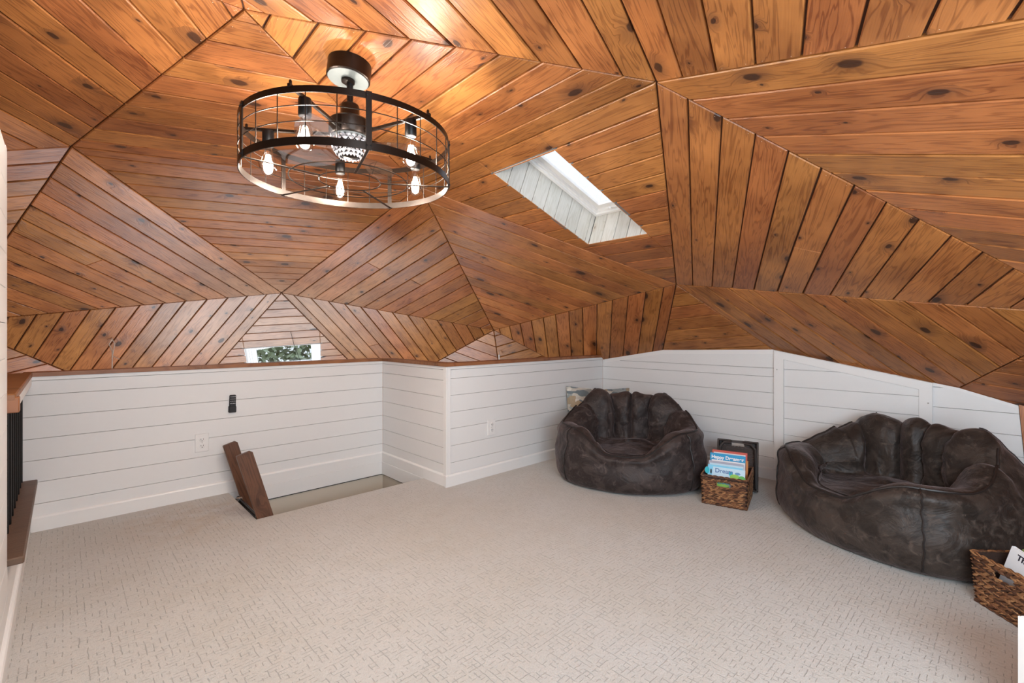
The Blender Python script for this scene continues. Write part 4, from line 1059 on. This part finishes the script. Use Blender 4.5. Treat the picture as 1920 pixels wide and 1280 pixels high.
def book(parent_loc, rz, x, y, w, h, th, tilt, cover, lab, cat='book', z=.012, texts=(), extra=None, roll=0.0, group=None):
    """stands in a basket; cover faces local -y; tilt leans the top backwards"""
    t = empty('picture_book', (0, 0, 0)); 
    Mx = Matrix.Translation(parent_loc) @ Matrix.Rotation(rz, 4, 'Z') @ T(x, y, z) @ Matrix.Rotation(math.radians(roll), 4, 'Y') @ Matrix.Rotation(math.radians(-tilt), 4, 'X')
    t.matrix_world = Mx; tag(t, lab, cat, group)
    MB().box((0, -.0008, h / 2), (w, .0016, h), None, .0004).box((0, th + .0008, h / 2), (w, .0016, h), None, .0004).box((-w / 2 + .0008, th / 2, h / 2), (.0016, th, h)).build('cover', cover, t)
    MB().box((.001, th / 2, h / 2), (w - .006, th, h - .006)).build('pages', M['paper'], t)
    for (s, sz, tx, tz, col, bold) in texts:
        fc = bpy.data.curves.new('t', 'FONT'); fc.body = s; fc.size = sz; fc.align_x = 'CENTER'; fc.extrude = .0002; fc.offset = bold
        fo = bpy.data.objects.new('lettering', fc); COL.objects.link(fo)
        dg = bpy.context.evaluated_depsgraph_get(); me = bpy.data.meshes.new_from_object(fo.evaluated_get(dg)); bpy.data.objects.remove(fo)
        me.materials.clear(); me.materials.append(col); lo = bpy.data.objects.new('lettering', me); COL.objects.link(lo)
        lo.parent = t; lo.location = (tx, -.0021, tz); lo.rotation_euler = (math.pi / 2, 0, 0)
    if extra: extra(t)
    return t
M['paper'] = flat('paper_edges', (.72, .70, .66), .8)
CB = {k: flat('print_' + k, c) for k, c in dict(sky=(.22, .62, .85), pale=(.55, .74, .86), blue=(.01, .30, .58), grey=(.40, .41, .50), red=(.62, .10, .07), white=(.80, .80, .82), navy=(.06, .16, .38), green=(.12, .45, .10), lime=(.32, .62, .10), teal=(.02, .45, .55), ink=(.015, .015, .03), mid=(.12, .28, .50), pink=(.75, .25, .35), orange=(.75, .25, .06), aqua=(.15, .58, .45), olive=(.25, .30, .10)).items()}
def blob(t, pts, mat, y=-.0019, name='picture'):
    n = len(pts); MB().add([(p[0], y, p[1]) for p in pts] + [(p[0], y + .0004, p[1]) for p in pts], [tuple(range(n)), tuple(range(n, 2 * n))[::-1]] + [(i, (i + 1) % n, n + (i + 1) % n, n + i) for i in range(n)]).build(name, mat, t)
def ell(cx, cz, a, b, n=20, k=0): return [(cx + a * math.cos(2 * math.pi * i / n + k), cz + b * math.sin(2 * math.pi * i / n + k)) for i in range(n)]
def fr_ex(t):
    blob(t, [(-.085, .095), (.118, .095), (.118, .222), (-.07, .222)], CB['pale'], -.0019)
    blob(t, ell(-.106, .195, .014, .022), CB['teal'], -.0020)
    for cx, cz, a, b, c in ((.06, .172, .03, .018, 'lime'), (.10, .165, .022, .02, 'green'), (.035, .190, .012, .014, 'teal'), (.075, .195, .016, .008, 'mid'), (.02, .14, .05, .018, 'aqua'), (-.03, .11, .06, .02, 'lime'), (-.082, .19, .005, .016, 'ink')): blob(t, ell(cx, cz, a, b), CB[c], -.0022 - cx * .001)
L1 = b1.location
bk = lambda *a, **k: book(L1, A1, *a, **k)
bk(-.004, .020, .205, .232, .006, 12, CB['sky'], 'pale blue picture book in front, with dark lettering showing through the basket handle', texts=(('Dream', .038, -.005, .188, CB['navy'], .0006), ('Zoo', .036, -.01, .120, CB['mid'], .0004)), extra=fr_ex)
bk(.0, .052, .200, .236, .004, 12, CB['pale'], 'thin pale blue book directly behind the front book')
bk(-.006, .074, .210, .245, .004, 12, CB['grey'], 'thin grey lilac book third from the front of the basket')
bk(.004, .098, .200, .248, .004, 12, CB['white'], 'thin white book fourth from the front of the basket')
bk(-.004, .128, .215, .284, .009, 12, CB['blue'], 'bright blue picture book with bold white title in the basket', texts=(('Happy Dreamer', .030, 0, .249, CB['white'], .0012),))
bk(.014, .160, .205, .250, .008, 12, CB['orange'], 'narrow orange edged book behind the bright blue one')
def bk_ex(t):
    blob(t, [(-.098, .02), (.098, .02), (.098, .276), (-.098, .276)], CB['white'], -.0019); blob(t, [(-.088, .05), (.088, .05), (.088, .268), (-.088, .268)], CB['navy'], -.0022)
    blob(t, [(-.088, .215), (-.03, .242), (.0, .228), (.04, .245), (.088, .222), (.088, .15), (-.088, .15)], CB['white'], -.0025); blob(t, ell(-.01, .222, .05, .006, 18), CB['red'], -.0028)
bk(.0, .198, .215, .290, .016, 10, CB['red'], 'tall red bordered picture book at the back of the basket', extra=bk_ex)

L2 = b2.location
bk2 = lambda *a, **k: book(L2, A2, *a, **k)
def g_ex(t): blob(t, ell(.03, .205, .022, .012), CB['olive'], -.0021)
bk2(-.030, .045, .17, .236, .010, 8, CB['white'], 'white book lettered The at the front of the right basket', roll=12, texts=(('The Great', .030, .01, .200, CB['ink'], .0010),), extra=g_ex)
bk2(-.005, .085, .19, .225, .008, 8, CB['olive'], 'olive green book behind the white lettered one', roll=9)
bk2(-.012, .12, .18, .240, .008, 10, CB['teal'], 'turquoise book in the right basket', roll=14)
bk2(-.008, .15, .18, .250, .010, 10, CB['lime'], 'lime green book in the right basket', roll=14)
bk2(.004, .19, .19, .235, .008, 10, CB['pink'], 'pink book deepest in the right basket', roll=8)

# dark woven tray standing on end behind the first basket
tr_ = empty('woven_tray', (3.415, 1.262, 0)); tr_.matrix_world = Matrix.Translation((3.44, 1.335, 0)) @ Matrix.Rotation(A1 + math.radians(3), 4, 'Z') @ Matrix.Rotation(math.radians(-14), 4, 'X')
tag(tr_, 'dark woven tray with a slot handle, standing on end behind the book basket', 'tray')
dkm = simple('dark_woven_tray', (.030, .016, .012), .45, 0, .9, 120, .7)
TW, TH_, TD = .262, .335, .055
m = MB(); sw_, sh_ = .082, .026; zc_ = TH_ - .032
m.box((0, .005, (zc_ - sh_ / 2) / 2), (TW, .01, zc_ - sh_ / 2)); m.box((0, .005, (zc_ + sh_ / 2 + TH_) / 2), (TW, .01, TH_ - zc_ - sh_ / 2))
for s_ in (-1, 1): m.box((s_ * (TW / 2 + sw_ / 2) / 2, .005, zc_), (TW / 2 - sw_ / 2, .01, sh_))
m.build('tray_base', dkm, tr_)
m = MB()
for z in (.006, TH_ - .006): m.box((0, -TD / 2, z), (TW, TD, .012), None, .003) if z < .1 else None
for s_ in (-1, 1): m.box((s_ * (TW / 2 - .006), -TD / 2, TH_ / 2), (.012, TD, TH_), None, .003)
for s_ in (-1, 1): m.box((s_ * (TW + sw_) / 4, -TD / 2, TH_ - .006), ((TW - sw_) / 2, TD, .012), None, .003)
m.build('tray_wall', dkm, tr_)
rn = random.Random(2); m = MB()
for r in range(24):
    for c in range(12):
        x, z = -TW / 2 + .022 + c * (TW - .04) / 11, .02 + r * .0118
        m.box((x + rn.uniform(-.003, .003), -.003, z), (.019, .006, .007), None, .002)
tag(m.build('tray_weave', simple('tray_strand', (.06, .028, .018), .45, 0, .4, 200, .5), tr_), kind='stuff')
m = MB(); 
for s_ in (-1, 1): m.tube([(s_ * sw_ / 2, -TD + .006, TH_ - .02), (s_ * (TW / 2 - .045), -TD + .004, TH_ - .022), (s_ * (TW / 2 - .018), -TD + .004, TH_ - .055), (s_ * (TW / 2 - .012), -TD + .004, .02)], .009, 8)
m.build('tray_rim', simple('tray_rim_leather', (.045, .038, .036), .35, 0, .1, 100, .2), tr_, True)

# white framed board at the very edge of the picture
fb = empty('framed_board', (1.9075, -.0155, 0), math.radians(-43.4)); tag(fb, 'edge of a white framed board in the bottom right corner of the picture', 'board')
for c, d, nm in (((.0, 0, .16), (.006, .018, .32), 'frame_side'), ((.26, 0, .16), (.010, .018, .32), 'frame_side'), ((.13, 0, .3125), (.25, .018, .015), 'frame_rail'), ((.13, 0, .0075), (.25, .018, .015), 'frame_rail')): MB().box(c, d, None, .001).build(nm, M['trim'], fb)
MB().box((.13, .003, .16), (.25, .008, .29)).build('board', M['walnut'], fb)

# ------------------------------------------------------------------ a tree outside the small window
tc_ = Vector((4.6, 14.5, 0.2)); m = MB(); rn = random.Random(11)
for k in range(16000):
    a, b = rn.uniform(0, 2 * math.pi), rn.uniform(-1, 1); rr = 3.6 * rn.uniform(.2, 1) ** .5
    c = tc_ + Vector((rr * math.cos(a) * math.sqrt(1 - b * b) * 1.5, rr * math.sin(a) * math.sqrt(1 - b * b) * .45, rr * b * .95))
    s_ = rn.uniform(.08, .17); u = Vector((rn.uniform(-1, 1), rn.uniform(-1, 1), rn.uniform(-1, 1))).normalized(); v = u.cross(Vector((rn.uniform(-1, 1), rn.uniform(-1, 1), rn.uniform(-1, 1)))).normalized()
    m.add([c - u * s_, c + v * s_ * .5, c + u * s_, c - v * s_ * .5], [(0, 1, 2), (0, 2, 3)])
tree = m.build('tree', M['leaf'], None, False, None, False); tag(tree, 'green leafy tree seen through the small far window', 'tree')
MB().tube([tc_ + Vector((0, 0, -8)), tc_ + Vector((.1, 0, -4)), tc_ + Vector((0, .1, -2.4))], .2, 10).build('trunk', simple('bark', (.12, .09, .07), .9), tree)
g_ = MB().box((3, 9, -3.2), (60, 60, .1)).build('ground', simple('grass_ground', (.10, .13, .05), .9, 0, .2, 3, .3)); tag(g_, 'grass around the house, outside', 'ground', None, 'structure')
bpy.context.view_layer.update()
